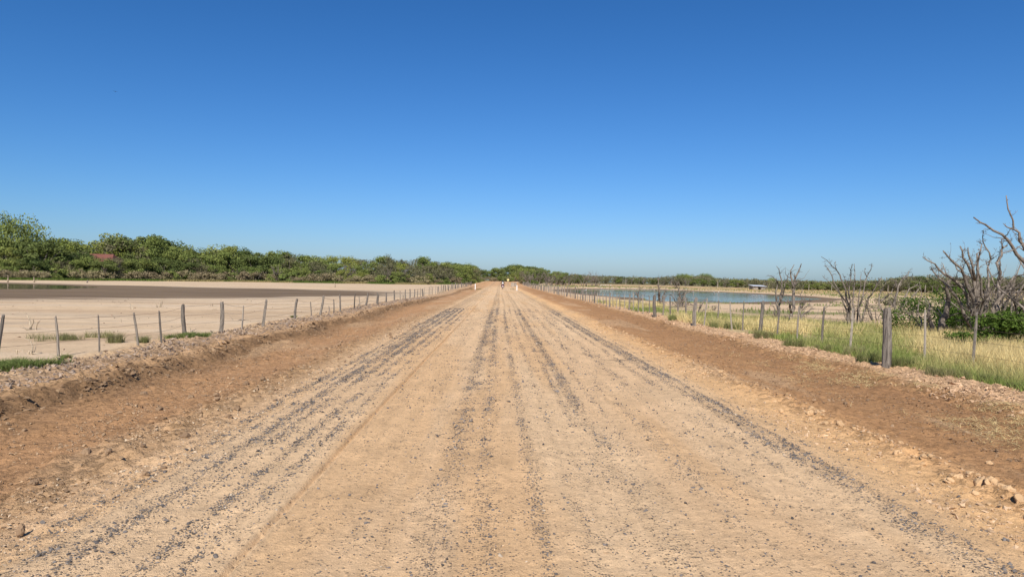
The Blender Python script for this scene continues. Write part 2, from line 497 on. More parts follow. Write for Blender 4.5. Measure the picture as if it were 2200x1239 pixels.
# far left strand, greyer near the mud
base = lerpc(base, (0.42, 0.325, 0.225), (1 - smooth(0, 9, SM)) * (X < -9))
# verge colours by lateral position; shade of the left cut bank painted in
vx = [-9.4, -8.6, -7.6, -6.9, -6.55, -6.3, -5.4, -4.4, -3.8, -3.3, -2.9]
vr = [.475, .38, .30, .34, .20, .19, .30, .285, .31, .44, .43]
vg = [.350, .275, .212, .225, .128, .120, .180, .172, .205, .310, .300]
vb = [.225, .18, .145, .135, .075, .070, .100, .098, .122, .200, .185]
vx2 = [2.9, 3.4, 4.1, 4.5, 5.0, 6.3, 7.0, 7.35, 7.8, 8.6, 9.2]
vr2 = [.42, .455, .445, .355, .265, .235, .225, .24, .385, .37, .34]
vg2 = [.290, .305, .290, .215, .155, .137, .130, .145, .260, .255, .245]
vb2 = [.175, .175, .160, .115, .082, .073, .070, .078, .165, .165, .15]
lat = np.stack([np.interp(XE, vx, vr), np.interp(XE, vx, vg), np.interp(XE, vx, vb)], -1)
lat2 = np.stack([np.interp(XE, vx2, vr2), np.interp(XE, vx2, vg2), np.interp(XE, vx2, vb2)], -1)
wL = (XE < -2.9)[..., None] * (1 - smooth(8.6, 9.6, -XE))[..., None]
wR = (XE > 2.9)[..., None] * (1 - smooth(8.6, 9.8, XE))[..., None]
lat = lat * np.array([1.33, 1.25, 1.10]); lat2 = lat2 * np.array([1.42, 1.34, 1.18])
base = base * (1 - wL) + lat * wL
base = base * (1 - wR) + lat2 * wR
# pale dried streaks over the brown verges (dust film)
dust = smooth(0.50, 0.66, fbm(X * 0.9, Y * 0.22, 81, 5))
base = lerpc(base, (0.47, 0.31, 0.175), dust * 0.55 * ((np.abs(XE) > 3.7) & (np.abs(XE) < 6.2)))
# road
roadc = np.zeros_like(base) + np.array((0.615, 0.415, 0.238))
pale = smooth(0.42, 0.62, fbm(X * 1.1 + 4, Y * 0.16, 91, 5))
roadc = lerpc(roadc, (0.64, 0.445, 0.262), pale * 0.75)
orn = smooth(0.5, 0.7, fbm(X * 1.6 - 3, Y * 0.13, 95, 5))
roadc = lerpc(roadc, (0.585, 0.370, 0.192), orn * 0.7)
base = base * (1 - ONR[..., None]) + roadc * ONR[..., None]
# far corridor: orange earth after the rise
base = lerpc(base, (0.47, 0.275, 0.140), smooth(135, 230, Y) * (np.abs(X) < 10.5) * 0.75)
# far sandy rise behind the blue pond
base = lerpc(base, (0.46, 0.305, 0.175), smooth(10, 30, SR) * (X > 20) * smooth(120, 190, Y))
# green and straw ground under the right hand grass
MEX = [1100, 1380, 1450, 1600, 1750, 1900, 2300]
MEY = [64, 60, 46, 37.5, 34, 29.5, 27]
def meadow_end(x, y):
    return np.interp(1074 + F_PX * x / np.maximum(y, 1.0), MEX, MEY) + (fbm(x * .25, y * .05, 145, 3) - .5) * 7
gR = smooth(8.7, 9.6, XE) * smooth(10, 13, SR + 3) * (1 - smooth(-2, 3, Y - meadow_end(X, Y))) * (X > 8)
gn = fbm(X * 0.16, Y * 0.16, 101, 4)
base = lerpc(base, (0.40, 0.31, 0.155), gR * 0.85)
# scattered herb patches on the pale flat to the right and the strand
hp = smooth(0.54, 0.60, fbm(X * 0.10, Y * 0.22, 105, 5)) * (X > 12) * smooth(26, 36, Y) * smooth(8, 16, SR)
base = lerpc(base, (0.17, 0.17, 0.07), hp * 0.8)
dry = smooth(0.45, 0.6, fbm(X * 0.03, Y * 0.12, 107, 4)) * (X > 55) * smooth(110, 150, Y)
base = lerpc(base, (0.42, 0.31, 0.15), dry * 0.7)
# under the woods: leaf litter
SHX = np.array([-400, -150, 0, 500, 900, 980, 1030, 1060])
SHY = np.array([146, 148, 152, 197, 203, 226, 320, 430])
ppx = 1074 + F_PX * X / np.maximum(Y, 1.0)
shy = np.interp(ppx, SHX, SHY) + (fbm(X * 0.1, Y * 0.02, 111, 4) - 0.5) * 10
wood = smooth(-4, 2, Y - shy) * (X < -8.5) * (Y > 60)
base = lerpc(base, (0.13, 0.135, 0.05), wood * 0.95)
base = lerpc(base, (0.11, 0.11, 0.05), smooth(300, 340, Y) * (X > 12) * 0.8)
g_bands = np.array([(-3.05, .09, 1.0), (-2.85, .07, .9), (-2.62, .12, 1.15), (-2.38, .08, .9), (-2.12, .07, .7), (-1.88, .06, .5), (-0.38, .15, .85), (-0.12, .12, .75), (0.30, .08, .6), (0.62, .06, .4), (0.92, .07, .6), (1.14, .10, 1.0), (1.42, .05, .4), (1.75, .16, .38), (2.25, .2, .38), (2.75, .10, .5), (3.05, .10, .9), (3.24, .09, 1.0), (3.48, .06, .5)])
def gravel_density(x, y):
    w = x + (fbm(x * 0 + 2, y * 0.06, 121, 3) - 0.5) * 0.14 + (fbm(x * 1.5, y * 0.5, 123, 3) - 0.5) * 0.04
    g = np.zeros_like(x) + 0.16
    for c, s, a in g_bands:
        g = np.maximum(g, a * np.exp(-((w - c) / s) ** 2))
    g = g * (0.55 + 0.85 * smooth(0.36, 0.62, 0.55 * fbm(x * 3.0, y * 0.8, 125, 5) + 0.45 * fbm(x * 7.0, y * 0.15, 127, 3)))
    return g * (1 - smooth(3.45, 4.0, np.abs(x - 0.2)))
GR = gravel_density(X, Y) * (0.68 + 0.80 * smooth(8, 30, Y))
MUDA = np.where(X < -9, smooth(6.0, -5.0, SM), smooth(5.5, 2.0, SR) * (X > 9))

nx, ny = len(xs), len(ys)
idx = np.arange(nx * ny).reshape(ny, nx)
F_all = np.stack([idx[:-1, :-1], idx[:-1, 1:], idx[1:, 1:], idx[1:, :-1]], -1)
xc = 0.5 * (xs[:-1] + xs[1:]); yc = 0.5 * (ys[:-1] + ys[1:])
FX, FY = np.meshgrid(xc, yc)
def sheet(name, mask, label):
    F = F_all[mask]
    used = np.unique(F)
    re = np.full(nx * ny, -1, np.int64); re[used] = np.arange(len(used))
    V = np.stack([X, Y, Z], -1).reshape(-1, 3)[used]
    me = mesh_np(name, V, re[F], np.clip(base.reshape(-1, 3)[used], 0, 1), True,
                 dict(grav=GR.ravel()[used], clod=CLOD.ravel()[used], mud=MUDA.ravel()[used], road=ONR.ravel()[used]))
    return tag(link(name, me, M['earth']), label, kind='structure')
inroad = (FX > -3.25) & (FX < 3.65) & (FY < 420) & (FY > -30)
inleft = (FX > -6.75) & (FX <= -3.25) & (FY < 420) & (FY > -30)
inright = (FX >= 3.65) & (FX < 7.4) & (FY < 420) & (FY > -30)
sheet('road', inroad, 'straight tan dirt road with bands of dark gravel')
sheet('graded_verge', inleft, 'scraped brown earth strip with a cut bank beside the sand flat')
sheet('graded_verge', inright, 'scraped brown earth strip beside the grassy fence line')
sheet('ground', ~(inroad | inleft | inright), 'pale sand flats running out to the woods')

def water_sheet(poly, grow, label, sdfn):
    xs_ = [p[0] for p in poly]; ys_ = [p[1] for p in poly]
    cx = sum(xs_) / len(xs_); cy = sum(ys_) / len(ys_)
    V = [(cx, cy, WATER_Z)]
    n = 96
    P = [Vector((a, b)) for a, b in poly]
    per = []
    for i in range(len(P)):
        for k in range(8):
            per.append(P[i].lerp(P[(i + 1) % len(P)], k / 8))
    for p in per:
        dd = (p - Vector((cx, cy)))
        p2 = p + dd.normalized() * grow
        V.append((p2.x, p2.y, WATER_Z))
    F = [(0, 1 + i, 1 + (i + 1) % len(per)) for i in range(len(per))]
    me = bpy.data.meshes.new('pond_water'); me.from_pydata(V, [], F); me.update()
    return tag(link('pond_water', me, M['water']), label, kind='structure')
water_sheet(POND_L, 7, 'shallow brown pool in the dark mud flat', None)
water_sheet(POND_R, 8, 'blue pond behind the wire fence', None)

# ------------------------------------------------------------------ fences
def post_mesh(seed, sides=10, rings=11, rough=0.16, hole=False):
    r = random.Random(seed)
    ph = [r.uniform(0, 6.28) for _ in range(4)]
    V = []
    for i in range(rings + 1):
        t = i / rings
        ox = 0.6 * math.sin(t * 2.6 + ph[0]) - 0.6 * math.sin(ph[0]); oy = 0.6 * math.sin(t * 2.9 + ph[1]) - 0.6 * math.sin(ph[1])
        for j in range(sides):
            a = 2 * math.pi * j / sides
            k = 1 + rough * math.sin(2 * a + ph[2]) + rough * math.sin(3 * a + ph[3] + t) + r.uniform(-rough, rough) * 0.6
            k *= 1.06 - 0.18 * t
            zz = t * 1.12 - 0.12
            if i == rings: zz += 0.02 * math.cos(a + ph[0]) + r.uniform(-0.012, 0.012); k *= 0.86
            V.append((k * math.cos(a) + ox, k * math.sin(a) + oy, zz))
    mb = MB(); mb.loft([V[i * sides:(i + 1) * sides] for i in range(rings + 1)])
    return mb.mesh('post')
POSTS = [post_mesh(100 + k) for k in range(6)]
SLATS = [post_mesh(200 + k, 6, 5, 0.06) for k in range(4)]
for k, me in enumerate(POSTS): me.materials.append(M['post'])
for k, me in enumerate(SLATS): me.materials.append(M['postpale'] if k % 2 else M['post'])
def put_post(fence, p, top, rad, thick, label=None, k=0):
    me = POSTS[k % 6] if thick else SLATS[k % 4]
    o = link('post', me, None, fence)
    b = Vector(p); t = Vector(top) - b
    o.location = b
    q = Vector((0, 0, 1)).rotation_difference(t.normalized())
    o.rotation_euler = (q @ Euler((0, 0, rnd.uniform(0, 6.28))).to_quaternion()).to_euler()
    o.scale = (rad, rad, t.length)
    if label: o['label'] = label
    return o
def fence(name, label, lst, tail, fracs):
    root = tag(empty(name, (0, 0, 0)), label, 'fence')
    line = []
    for k, e in enumerate(lst):
        bx, by, tx, ty, w = e[:5]
        b = on_plane(bx, by, 0.0); b.z = hz(b.x, b.y)
        b2 = on_plane(bx, by, b.z); b = Vector((b2.x, b2.y, hz(b2.x, b2.y)))
        t = at_depth(tx, ty, b.y + rnd.uniform(-0.04, 0.04))
        rad = max(0.019, 0.42 * w * b.y / F_PX)
        put_post(root, b, t, rad, w * b.y / F_PX > 0.085, e[5] if len(e) > 5 else None, k)
        if len(e) <= 6: line.append((b, t))
    for k, (x, y, h, rad) in enumerate(tail):
        b = Vector((x, y, hz(x, y)))
        t = b + Vector((rnd.gauss(0, 0.05), rnd.gauss(0, 0.05), h))
        put_post(root, b, t, rad, rad > 0.045, None, k)
        line.append((b, t))
    line.sort(key=lambda q: q[0].y)
    b0, t0 = line[0]
    d0 = (line[2][0] - b0); d0.normalize()
    line.insert(0, (b0 - d0 * 5, t0 - d0 * 5))
    for fi, fr in enumerate(fracs):
        pts = []
        for i in range(len(line) - 1):
            a = line[i][0].lerp(line[i][1], fr); b = line[i + 1][0].lerp(line[i + 1][1], fr)
            sag = min(0.05, 0.005 * (b - a).length) * (1 + 0.8 * rnd.random())
            m = 4 if a.y < 70 else 1
            for q in range(m):
                t = q / m
                p = a.lerp(b, t); p.z -= sag * 4 * t * (1 - t)
                pts.append(p)
        pts.append(line[-1][0].lerp(line[-1][1], fr))
        w = MB(); w.tube(pts, [0.0024 + 0.00004 * p.y for p in pts], 4)
        w.build('wire', M['wire'], root)
    return root
L = [(-8, 784, 2, 677, 9), (125, 765, 117, 680, 7), (213, 756, 214, 676, 4.5), (296, 744, 288, 672, 6), (347, 736, 344, 668, 5),
     (398, 720, 399, 654, 9, 'thick dark fence post standing in the green shrub'), (473, 714, 478, 648, 10.5, 'thick weathered fence post with a knot hole'), (519, 708, 523, 657, 4), (565, 698, 572, 644, 6),
     (634, 686, 640, 642, 6.5), (669, 679, 669, 648, 3), (687, 677, 692, 635, 5.5), (717, 672, 717, 643, 3), (731, 669, 732, 633, 4.2),
     (761, 664, 762, 630, 3.2), (773, 662, 771, 636, 2.6), (786, 658, 788, 629, 4.6), (809, 653, 809, 628, 3.6), (812, 655, 813, 632, 2.6),
     (829, 650, 830, 627, 4), (847, 646, 848, 624, 3.4), (860, 644, 860, 624, 2), (866, 642, 866, 634, 1.6), (871, 642, 872, 622, 2.8),
     (880, 639, 881, 621, 3.6), (890, 637, 891, 621, 2.8)]
tailL = []
y = 70.0
while y < 205:
    tailL.append((-8.35 + rnd.uniform(-.15, .15), y, rnd.uniform(0.8, 1.15), rnd.choice([0.035, 0.05, 0.06, 0.07]))); y += rnd.uniform(1.8, 3.4)
fence('wire_fence', 'old wire fence of crooked grey posts along the bare sand flat', L, tailL, (0.94, 0.64, 0.36))
Rr = [(2090, 793, 2095, 673, 7), (1986, 775, 1990, 667, 6), (1904, 790, 1911, 664, 19, 'thick round timber fence post at the edge of the scraped earth', 1), (1826, 752, 1829, 662, 6), (1766, 742, 1769, 660, 6),
      (1713, 730, 1717, 659, 4.5), (1670, 722, 1673, 660, 4.5), (1633, 716, 1637, 647, 8), (1596, 709, 1598, 648, 4), (1573, 708, 1569, 648, 4),
      (1542, 689, 1543, 645, 3.5), (1513, 701, 1519, 641, 4), (1493, 701, 1497, 639, 9, 'thick split grey fence post with broken branches leaning on it'), (1474, 687, 1474, 640, 4), (1456, 684, 1457, 638, 4),
      (1440, 681, 1440, 637, 4), (1424, 678, 1425, 636, 3.6), (1408, 680, 1411, 634, 8), (1395, 673, 1395, 634, 2.6), (1382, 673, 1382, 634, 2.6),
      (1371, 671, 1371, 630, 2.6), (1361, 667, 1361, 628, 2.6), (1351, 667, 1351, 631, 4), (1342, 665, 1342, 632, 2.4), (1332, 664, 1332, 632, 2.4),
      (1324, 662, 1325, 629, 2.4), (1317, 661, 1317, 631, 2.2), (1310, 660, 1311, 629, 4), (1303, 658, 1303, 630, 2.2), (1296, 656, 1296, 629, 2.2),
      (1289, 654, 1289, 628, 2.0), (1283, 653, 1283, 628, 2.0), (1277, 653, 1277, 627, 3.4), (1272, 650, 1272, 627, 2), (1267, 649, 1267, 627, 2),
      (1262, 648, 1262, 626, 2), (1257, 648, 1257, 626, 2), (1252, 647, 1252, 624, 3.2)]
tailR = []
y = 62.5; k = 0
while y < 235:
    tailR.append((7.75 + rnd.uniform(-.1, .1), y, rnd.uniform(1.0, 1.25), 0.07 if k % 6 == 4 else 0.032)); y += rnd.uniform(1.5, 1.9); k += 1
fence('wire_fence', 'wire fence of close grey posts and droppers along the yellow grass', Rr, tailR, (0.95, 0.72, 0.5, 0.26))

# ------------------------------------------------------------------ dead wood
def grow_twigs(mb, pts, rad, r, depth, density, sides=5):
    for i in range(1, len(pts)):
        seg = pts[i] - pts[i - 1]
        if r.random() > density: continue
        n = 1 if r.random() < 0.45 else 2
        for _ in range(n):
            t = r.random()
            p = pts[i - 1].lerp(pts[i], t)
            rr = rad[i] * r.uniform(0.3, 0.55)
            d_ = (seg.normalized() * r.uniform(0.3, 1.0) + Vector((r.gauss(0, 1), r.gauss(0, 1), r.gauss(0.25, 0.7))) * 0.75).normalized()
            ln = rad[i] * r.uniform(9, 22)
            q = [p]
            for s in range(4):
                d_ = (d_ + Vector((r.gauss(0, 1), r.gauss(0, 1), r.gauss(0.1, 1))) * 0.3).normalized()
                q.append(q[-1] + d_ * ln / 4)
            rs = [max(0.0025, rr * (1 - 0.2 * s)) for s in range(5)]
            mb.tube(q, rs, 4 if depth else 3)
            if depth > 0: grow_twigs(mb, q, rs, r, depth - 1, density * 0.8, 4)
def crook(pts, r, amt):
    out = [pts[0]]
    for i in range(1, len(pts)):
        a, b = pts[i - 1], pts[i]
        ln = (b - a).length
        for t in (0.5, 1.0):
            p = a.lerp(b, t)
            out.append(p + Vector((r.gauss(0, 1), r.gauss(0, 1), r.gauss(0, 1))) * ln * amt * (1 if t < 1 else 0.4))
    return out
def dead_tree(limbs, conv, base_px, label, seed, r0=0.06, twig=0.7, mat='dead', name='dead_tree', cat='dead tree', depth=1, group=None, spread=0.35):
    """limbs: lists of picture points, each limb also leaning towards or away from the viewer"""
    r = random.Random(seed)
    bp = on_plane(*conv(*base_px), -0.08); bp.z = hz(bp.x, bp.y)
    Yd = bp.y
    trunk = MB(); br = MB(); tw = MB()
    for li, e in enumerate(limbs):
        pts, k = (e, 1.0) if not isinstance(e, tuple) else e
        lean = r.gauss(0, spread)
        P = []
        z0 = None
        for (px, py) in pts:
            q = at_depth(*conv(px, py), Yd)
            up = max(0, q.z - bp.z)
            P.append(at_depth(*conv(px, py), Yd + lean * up * 0.8))
        if P[0].z < bp.z + 0.35: P[0] = P[0] - Vector((0, 0, 0.25)); P[0].y = Yd + r.uniform(-.08, .08)
        P = crook(P, r, 0.06)
        n = len(P)
        rs = [r0 * k * (1 - 0.78 * i / (n - 1)) for i in range(n)]
        tgt = trunk if li == 0 else br
        tgt.tube(P, rs, 7)
        grow_twigs(tgt, P, rs, r, depth, twig)
    root = tag(empty(name, bp), label, cat, group)
    inv = Matrix.Translation(-bp)
    for nm, mb in (('trunk', trunk), ('branches', br)):
        if not mb.v: continue
        mb.v = [tuple(Vector(v) - bp) for v in mb.v]
        mb.build(nm, M[mat], root, True)
    return root
def bare_mesh_near(k):
    r = random.Random(880 + k); tr = MB(); tw = MB()
    for s_ in range(5):
        o = Vector((r.gauss(0, .1), r.gauss(0, .1), -0.2))
        a = r.uniform(0, 6.28)
        m = o + Vector((.25 * math.cos(a), .25 * math.sin(a), .7 + r.uniform(-.2, .2)))
        e = m + Vector((r.uniform(.2, .7) * math.cos(a), r.uniform(.2, .7) * math.sin(a), r.uniform(.5, 1.3)))
        P = crook([o, m, e], r, 0.08); rs = [.032, .027, .022, .015, .008]
        tgt = tr if s_ == 0 else tw
        tgt.tube(P, rs, 6)
        grow_twigs(tgt, P, [max(q, .016) for q in rs], r, 2, 1.0, 4)
    out = (tr.mesh('trunk', True), tw.mesh('branches', True))
    for me in out: me.materials.append(M['dead'])
    return out
c7 = lambda x, y: (1600 + x / 5.63, 540 + y / 5.63)
c6 = lambda x, y: (1720 + x / 6.885, 540 + y / 6.885)
c5 = lambda x, y: (1700 + x / 2.694, 400 + y / 2.694)
c4 = lambda x, y: (1950 + x / 4.956, 400 + y / 4.956)
c8 = lambda x, y: (1360 + x / 8.26, 570 + y / 8.26)
cc = lambda x, y: (x, y)
dead_tree([[(400, 830), (395, 640), (385, 560), (370, 480), (400, 380), (345, 310), (275, 285)], [(425, 830), (430, 620), (445, 480), (450, 380), (425, 290), (415, 220), (385, 180)],
           ([(430, 620), (470, 500), (490, 380), (520, 330), (535, 260)], .8), ([(370, 830), (365, 740), (350, 660), (305, 650)], .7), ([(400, 380), (375, 320)], .4)], c7, (400, 840),
          'pale leafless tree with three upright limbs in the dry grass', 1, 0.058, 0.6)
dead_tree([([(570, 860), (565, 740), (590, 600), (600, 440), (612, 330), (650, 240), (685, 150)], 1.5), [(600, 440), (575, 370), (560, 300), (555, 230), (595, 160)],
           ([(565, 740), (545, 650), (515, 590)], 1.0), ([(612, 330), (595, 260)], .6), ([(605, 420), (640, 360)], .5)], c7, (570, 860),
          'dead tree with a single stout trunk ending in a bare fork', 2, 0.065, 0.55)
dead_tree([([(680, 870), (685, 800), (740, 740), (850, 685)], 1.3), [(685, 800), (660, 700), (690, 600), (680, 520), (715, 410)], ([(690, 690), (730, 620), (800, 570)], .8), ([(670, 640), (740, 540)], .7), ([(690, 720), (760, 660), (800, 600)], .6)], c7, (680, 870),
          'low twisted dead tree with curling branches beside the forked trunk', 3, 0.045, 1.0, depth=2)
dead_tree([[(845, 895), (845, 820), (880, 760), (895, 690)]], c7, (845, 895), 'single thin crooked dead stem in the straw', 4, 0.02, 0.6, name='dead_sapling', cat='dead sapling')
dead_tree([[(480, 850), (490, 800), (485, 770)], ([(490, 800), (510, 770)], .6), ([(530, 850), (520, 820), (545, 800)], .6)], c7, (480, 850), 'short charred stub in the grass between two dead trees', 5, 0.035, 0.4, name='stump', cat='stump')
dead_tree([[(740, 1100), (720, 800), (660, 560), (600, 400), (530, 270), (430, 170), (305, 85)], ([(730, 1100), (690, 900), (640, 760), (560, 560), (470, 360), (400, 240), (345, 215)], .9),
           ([(770, 1100), (730, 720), (715, 520), (740, 430), (745, 260), (765, 190)], .9), [(790, 1110), (800, 860), (790, 600), (800, 450), (800, 180)], ([(830, 1100), (850, 800), (880, 500), (900, 330)], .9),
           ([(840, 1100), (860, 850), (920, 680), (950, 450), (1040, 260), (1050, 210)], .9), ([(890, 1110), (950, 900), (1010, 680), (1080, 580), (1140, 480), (1200, 390)], 1.0), ([(700, 800), (600, 660), (480, 520), (400, 430), (325, 365)], .7),
           ([(530, 270), (515, 150)], .4), ([(985, 380), (945, 250)], .4), ([(1080, 580), (1120, 470), (1180, 400)], .5), ([(710, 540), (620, 320)], .5)], c6, (790, 1110),
          'tall many-stemmed dead tree fanning out above the grass', 6, 0.05, 0.9, depth=2)
dead_tree([[(345, 900), (350, 850), (420, 800), (520, 710)], ([(345, 880), (360, 810), (400, 730)], .8), ([(360, 985), (440, 970), (490, 1060)], .7)], c6, (340, 1010), 'small dead snag leaning behind a fence dropper', 7, 0.035, 0.5, name='snag', cat='snag')
dead_tree([[(1390, 1140), (1400, 900), (1380, 780), (1440, 600), (1440, 520), (1510, 400), (1590, 340), (1600, 290)], ([(1300, 1130), (1250, 960), (1190, 830), (1160, 640), (1200, 560), (1270, 440)], .9), [(1400, 950), (1480, 830), (1550, 660), (1600, 560), (1740, 480)],
           ([(1390, 1000), (1500, 940), (1640, 900), (1780, 800)], .8), ([(1190, 740), (1300, 640), (1350, 590), (1420, 440)], .7), ([(1480, 830), (1600, 740), (1700, 620), (1790, 500)], .8), ([(1440, 560), (1400, 440), (1310, 400)], .5), ([(1400, 1100), (1480, 1040), (1640, 1090), (1790, 1060)], .7), ([(1500, 940), (1480, 1080)], .5)],
          c6, (1390, 1140), 'sprawling dark dead tree just behind the thick timber post', 8, 0.058, 0.95, depth=2)
dead_tree([([(845, 880), (880, 780), (905, 700), (910, 640), (900, 560), (925, 530)], 1.3), ([(840, 880), (810, 800), (795, 740), (803, 680)], 1.0), ([(905, 700), (880, 640)], .5), ([(960, 900), (900, 800), (830, 720)], .5)], c5, (845, 880),
          'thick pale forked trunk with a broken top in front of green bush', 9, 0.10, 0.25)
dead_tree([([(690, 1680), (700, 1500), (690, 1239), (640, 1050), (560, 880), (440, 760), (380, 690)], 1.1), ([(690, 1600), (710, 1239), (620, 960), (480, 790)], .8), ([(700, 1650), (720, 1200), (700, 950), (600, 760), (560, 640)], 1.0), ([(720, 1000), (690, 830), (640, 650)], .7),
           ([(700, 1600), (740, 1100), (740, 820), (790, 620)], .9), ([(760, 1600), (810, 1239), (790, 1000), (740, 880)], .8), ([(770, 1650), (850, 1239), (870, 1000), (885, 780)], .9), ([(790, 1660), (960, 1239), (970, 1050), (950, 820), (1010, 660), (1060, 630)], 1.1), ([(980, 1000), (980, 850), (980, 780)], .5),
           ([(680, 1500), (560, 1239), (420, 1060), (330, 970), (240, 860)], .8), ([(660, 1300), (600, 1080), (400, 930), (290, 830), (160, 750)], .8), ([(800, 1600), (950, 1239), (1060, 1080), (1140, 960), (1239, 940)], .9), ([(885, 780), (830, 640), (795, 540), (820, 450)], .35),
           ([(740, 900), (735, 720), (790, 680)], .5), ([(1010, 660), (1000, 560)], .4), ([(690, 1350), (640, 1150), (500, 1000), (380, 820)], .6), ([(1060, 1200), (1239, 1040)], .6)], c4, (700, 1660),
          'largest spreading dead tree, a dense fan of bare grey limbs', 10, 0.078, 1.0, depth=2)
dead_tree([([(2300, 790), (2262, 640), (2235, 590), (2200, 563), (2175, 530), (2152, 503), (2120, 484), (2092, 468)], 1.0), ([(2262, 640), (2240, 560), (2200, 535), (2190, 515), (2190, 500), (2178, 493), (2165, 450), (2162, 420)], .75), ([(2178, 493), (2155, 480)], .35), ([(2200, 538), (2184, 528)], .3), ([(2240, 600), (2280, 520), (2330, 440)], .7)], cc, (2300, 790),
          'tall dark bare limbs reaching in above all the other dead trees', 11, 0.062, 0.6, mat='bark', spread=0.15)
dead_tree([([(490, 700), (470, 600), (470, 480), (455, 380), (450, 300), (455, 230)], 1.4), [(500, 690), (530, 560), (580, 450), (590, 400)], ([(460, 370), (415, 340)], .8), ([(530, 560), (600, 540)], .6), ([(470, 480), (430, 520), (360, 480)], .5)], c8, (490, 700),
          'broken dead tree with a jagged upright trunk before the blue pond', 12, 0.085, 0.6)
dead_tree([[(830, 750), (830, 600), (820, 480), (800, 400), (720, 330), (670, 270), (640, 235)], ([(770, 370), (810, 280)], .5), ([(850, 750), (900, 600), (920, 500), (1000, 470), (1100, 460)], .9), ([(880, 650), (780, 500)], .8), ([(850, 700), (920, 560), (910, 420)], .8), ([(830, 700), (740, 620), (700, 540), (600, 500)], .6), ([(840, 720), (700, 660), (690, 700)], .6), ([(870, 720), (1000, 660), (1060, 720)], .6), ([(850, 640), (960, 620), (990, 700)], .5)],
          c8, (830, 750), 'tangled dead tree with a long bleached limb at the pond edge', 13, 0.075, 1.0, depth=2)
dead_tree([[(150, 670), (100, 580), (60, 490), (20, 470)], ([(100, 580), (95, 470), (110, 400), (160, 400)], .9), ([(130, 640), (140, 580), (150, 540)], .7), ([(60, 490), (20, 540), (20, 620)], .6)], c8, (140, 670), 'stooping black dead snag against the pond water', 14, 0.08, 0.7)
dead_tree([[(1150, 870), (1200, 720), (1300, 590)], ([(1150, 850), (1180, 740), (1320, 600)], .9), ([(1150, 870), (1240, 800), (1340, 760)], .9), ([(1200, 760), (1190, 680), (1240, 620)], .6)], c8, (1150, 880), 'broken pale branches propped against a thick split post', 15, 0.045, 0.6, name='fallen_branch', cat='branch')
dead_tree([[(1400, 800), (1410, 730), (1430, 710)], [(1410, 800), (1460, 760), (1500, 730)], ([(1440, 790), (1430, 760)], .6)], c8, (1405, 800), 'small dark stump with two prongs at the edge of the green sward', 16, 0.05, 0.8, name='stump', cat='stump')
THORN = [(bare_mesh_near(k)) for k in range(4)]
for k, (px_, py_, h_, wf) in enumerate([(1962, 700, 1.7, 1.1), (2040, 712, 2.2, 1.0), (2130, 728, 2.5, 1.1), (2185, 735, 2.1, 1.2), (2235, 745, 2.6, 1.1), (2160, 690, 2.4, 1.3), (2060, 690, 2.0, 1.2), (1880, 690, 1.3, 1.2), (1985, 725, 1.2, 1.4), (2195, 690, 1.9, 1.4)]):
    b = on_plane(px_, py_, -.08)
    root = tag(empty('thorn_bush', (b.x, b.y, hz(b.x, b.y)), rnd.uniform(0, 6.28)), 'thin leafless thorn bush tangled among the large dead trees', 'thorn bush', 'leafless thorns among the dead trees')
    for nm, me in zip(('trunk', 'branches'), THORN[k % 4]):
        o = link(nm, me, None, root); o.scale = (h_ / 1.6 * wf, h_ / 1.6 * wf, h_ / 1.55)
# dead sticks on the bare flat
def sticks(px, limbs, label, seed, r0, mat='deadpale', twig=0.15):
    return dead_tree(limbs, cc, px, label, seed, r0, twig, mat, 'dead_stub', 'dead stub', 0, spread=0.2)
sticks((66, 709), [([(65, 710), (66, 698), (63, 688), (55, 672)], 1.0), ([(67, 709), (70, 692), (73, 684)], .9), ([(73, 709), (80, 695), (87, 686)], .8)], 'split grey stump with three prongs behind the wire fence', 21, 0.042)
sticks((70, 765), [([(72, 760), (68, 745), (62, 730), (50, 726)], 1.0), ([(68, 745), (72, 733)], .5), ([(69, 742), (78, 734)], .5), ([(30, 763), (36, 752), (46, 751), (54, 758)], .8), ([(54, 758), (64, 755), (76, 759), (94, 762)], .9)], 'bleached fallen branch arching over the sand by green weeds', 22, 0.022)
sticks((287, 664), [([(287, 665), (284, 658), (281, 655)], 1.0), ([(282, 659), (281, 651)], .7)], 'hooked pale stub on the bare sand', 23, 0.045)
sticks((345, 660), [([(345, 661), (344, 654), (343, 647)], 1.0), ([(345, 657), (348, 651), (349, 646)], .7)], 'bleached two-pronged stub upright on the sand', 24, 0.06)
sticks((454, 658), [([(454, 659), (456, 654), (458, 650)], 1.0), ([(455, 656), (451, 649)], .5)], 'small V-shaped stub beyond the knot-holed post', 25, 0.045)
sticks((460, 665), [([(444, 666), (455, 665.5), (464, 663), (480, 664), (489, 665)], 1.0)], 'thin fallen stick lying behind the knot-holed post', 26, 0.04)
sticks((525, 690), [([(505, 690), (512, 688), (520, 687), (530, 688)], 1.0), ([(508, 690), (512, 697)], .5), ([(531, 683), (537, 689)], .6)], 'bent dark branch lying on the sand', 27, 0.04, 'dead')
sticks((408, 716), [([(407, 717), (414, 710), (420, 707)], 1.0), ([(412, 712), (410, 704)], .7)], 'forked dark branch sticking out of the green shrub', 28, 0.035, 'dead')
sticks((260, 692), [([(260, 693), (260, 688), (259, 684)], 1.0)], 'tiny lone peg of pale wood on the flat', 29, 0.03)
sticks((371, 705), [([(372, 706), (369, 701), (367, 698)], 1.0)], 'thin tilted peg of pale wood on the flat', 30, 0.03)
sticks((712, 671), [([(714, 671), (709, 670), (707, 660), (706, 657)], 1.0)], 'upright curved stick beside a thin dropper', 31, 0.05, 'dead')
sticks((770, 668), [([(750, 667), (757, 664), (775, 665), (797, 663)], 1.3), ([(750, 665), (758, 666)], 2.0)], 'grey log lying along the foot of the fence', 32, 0.07)
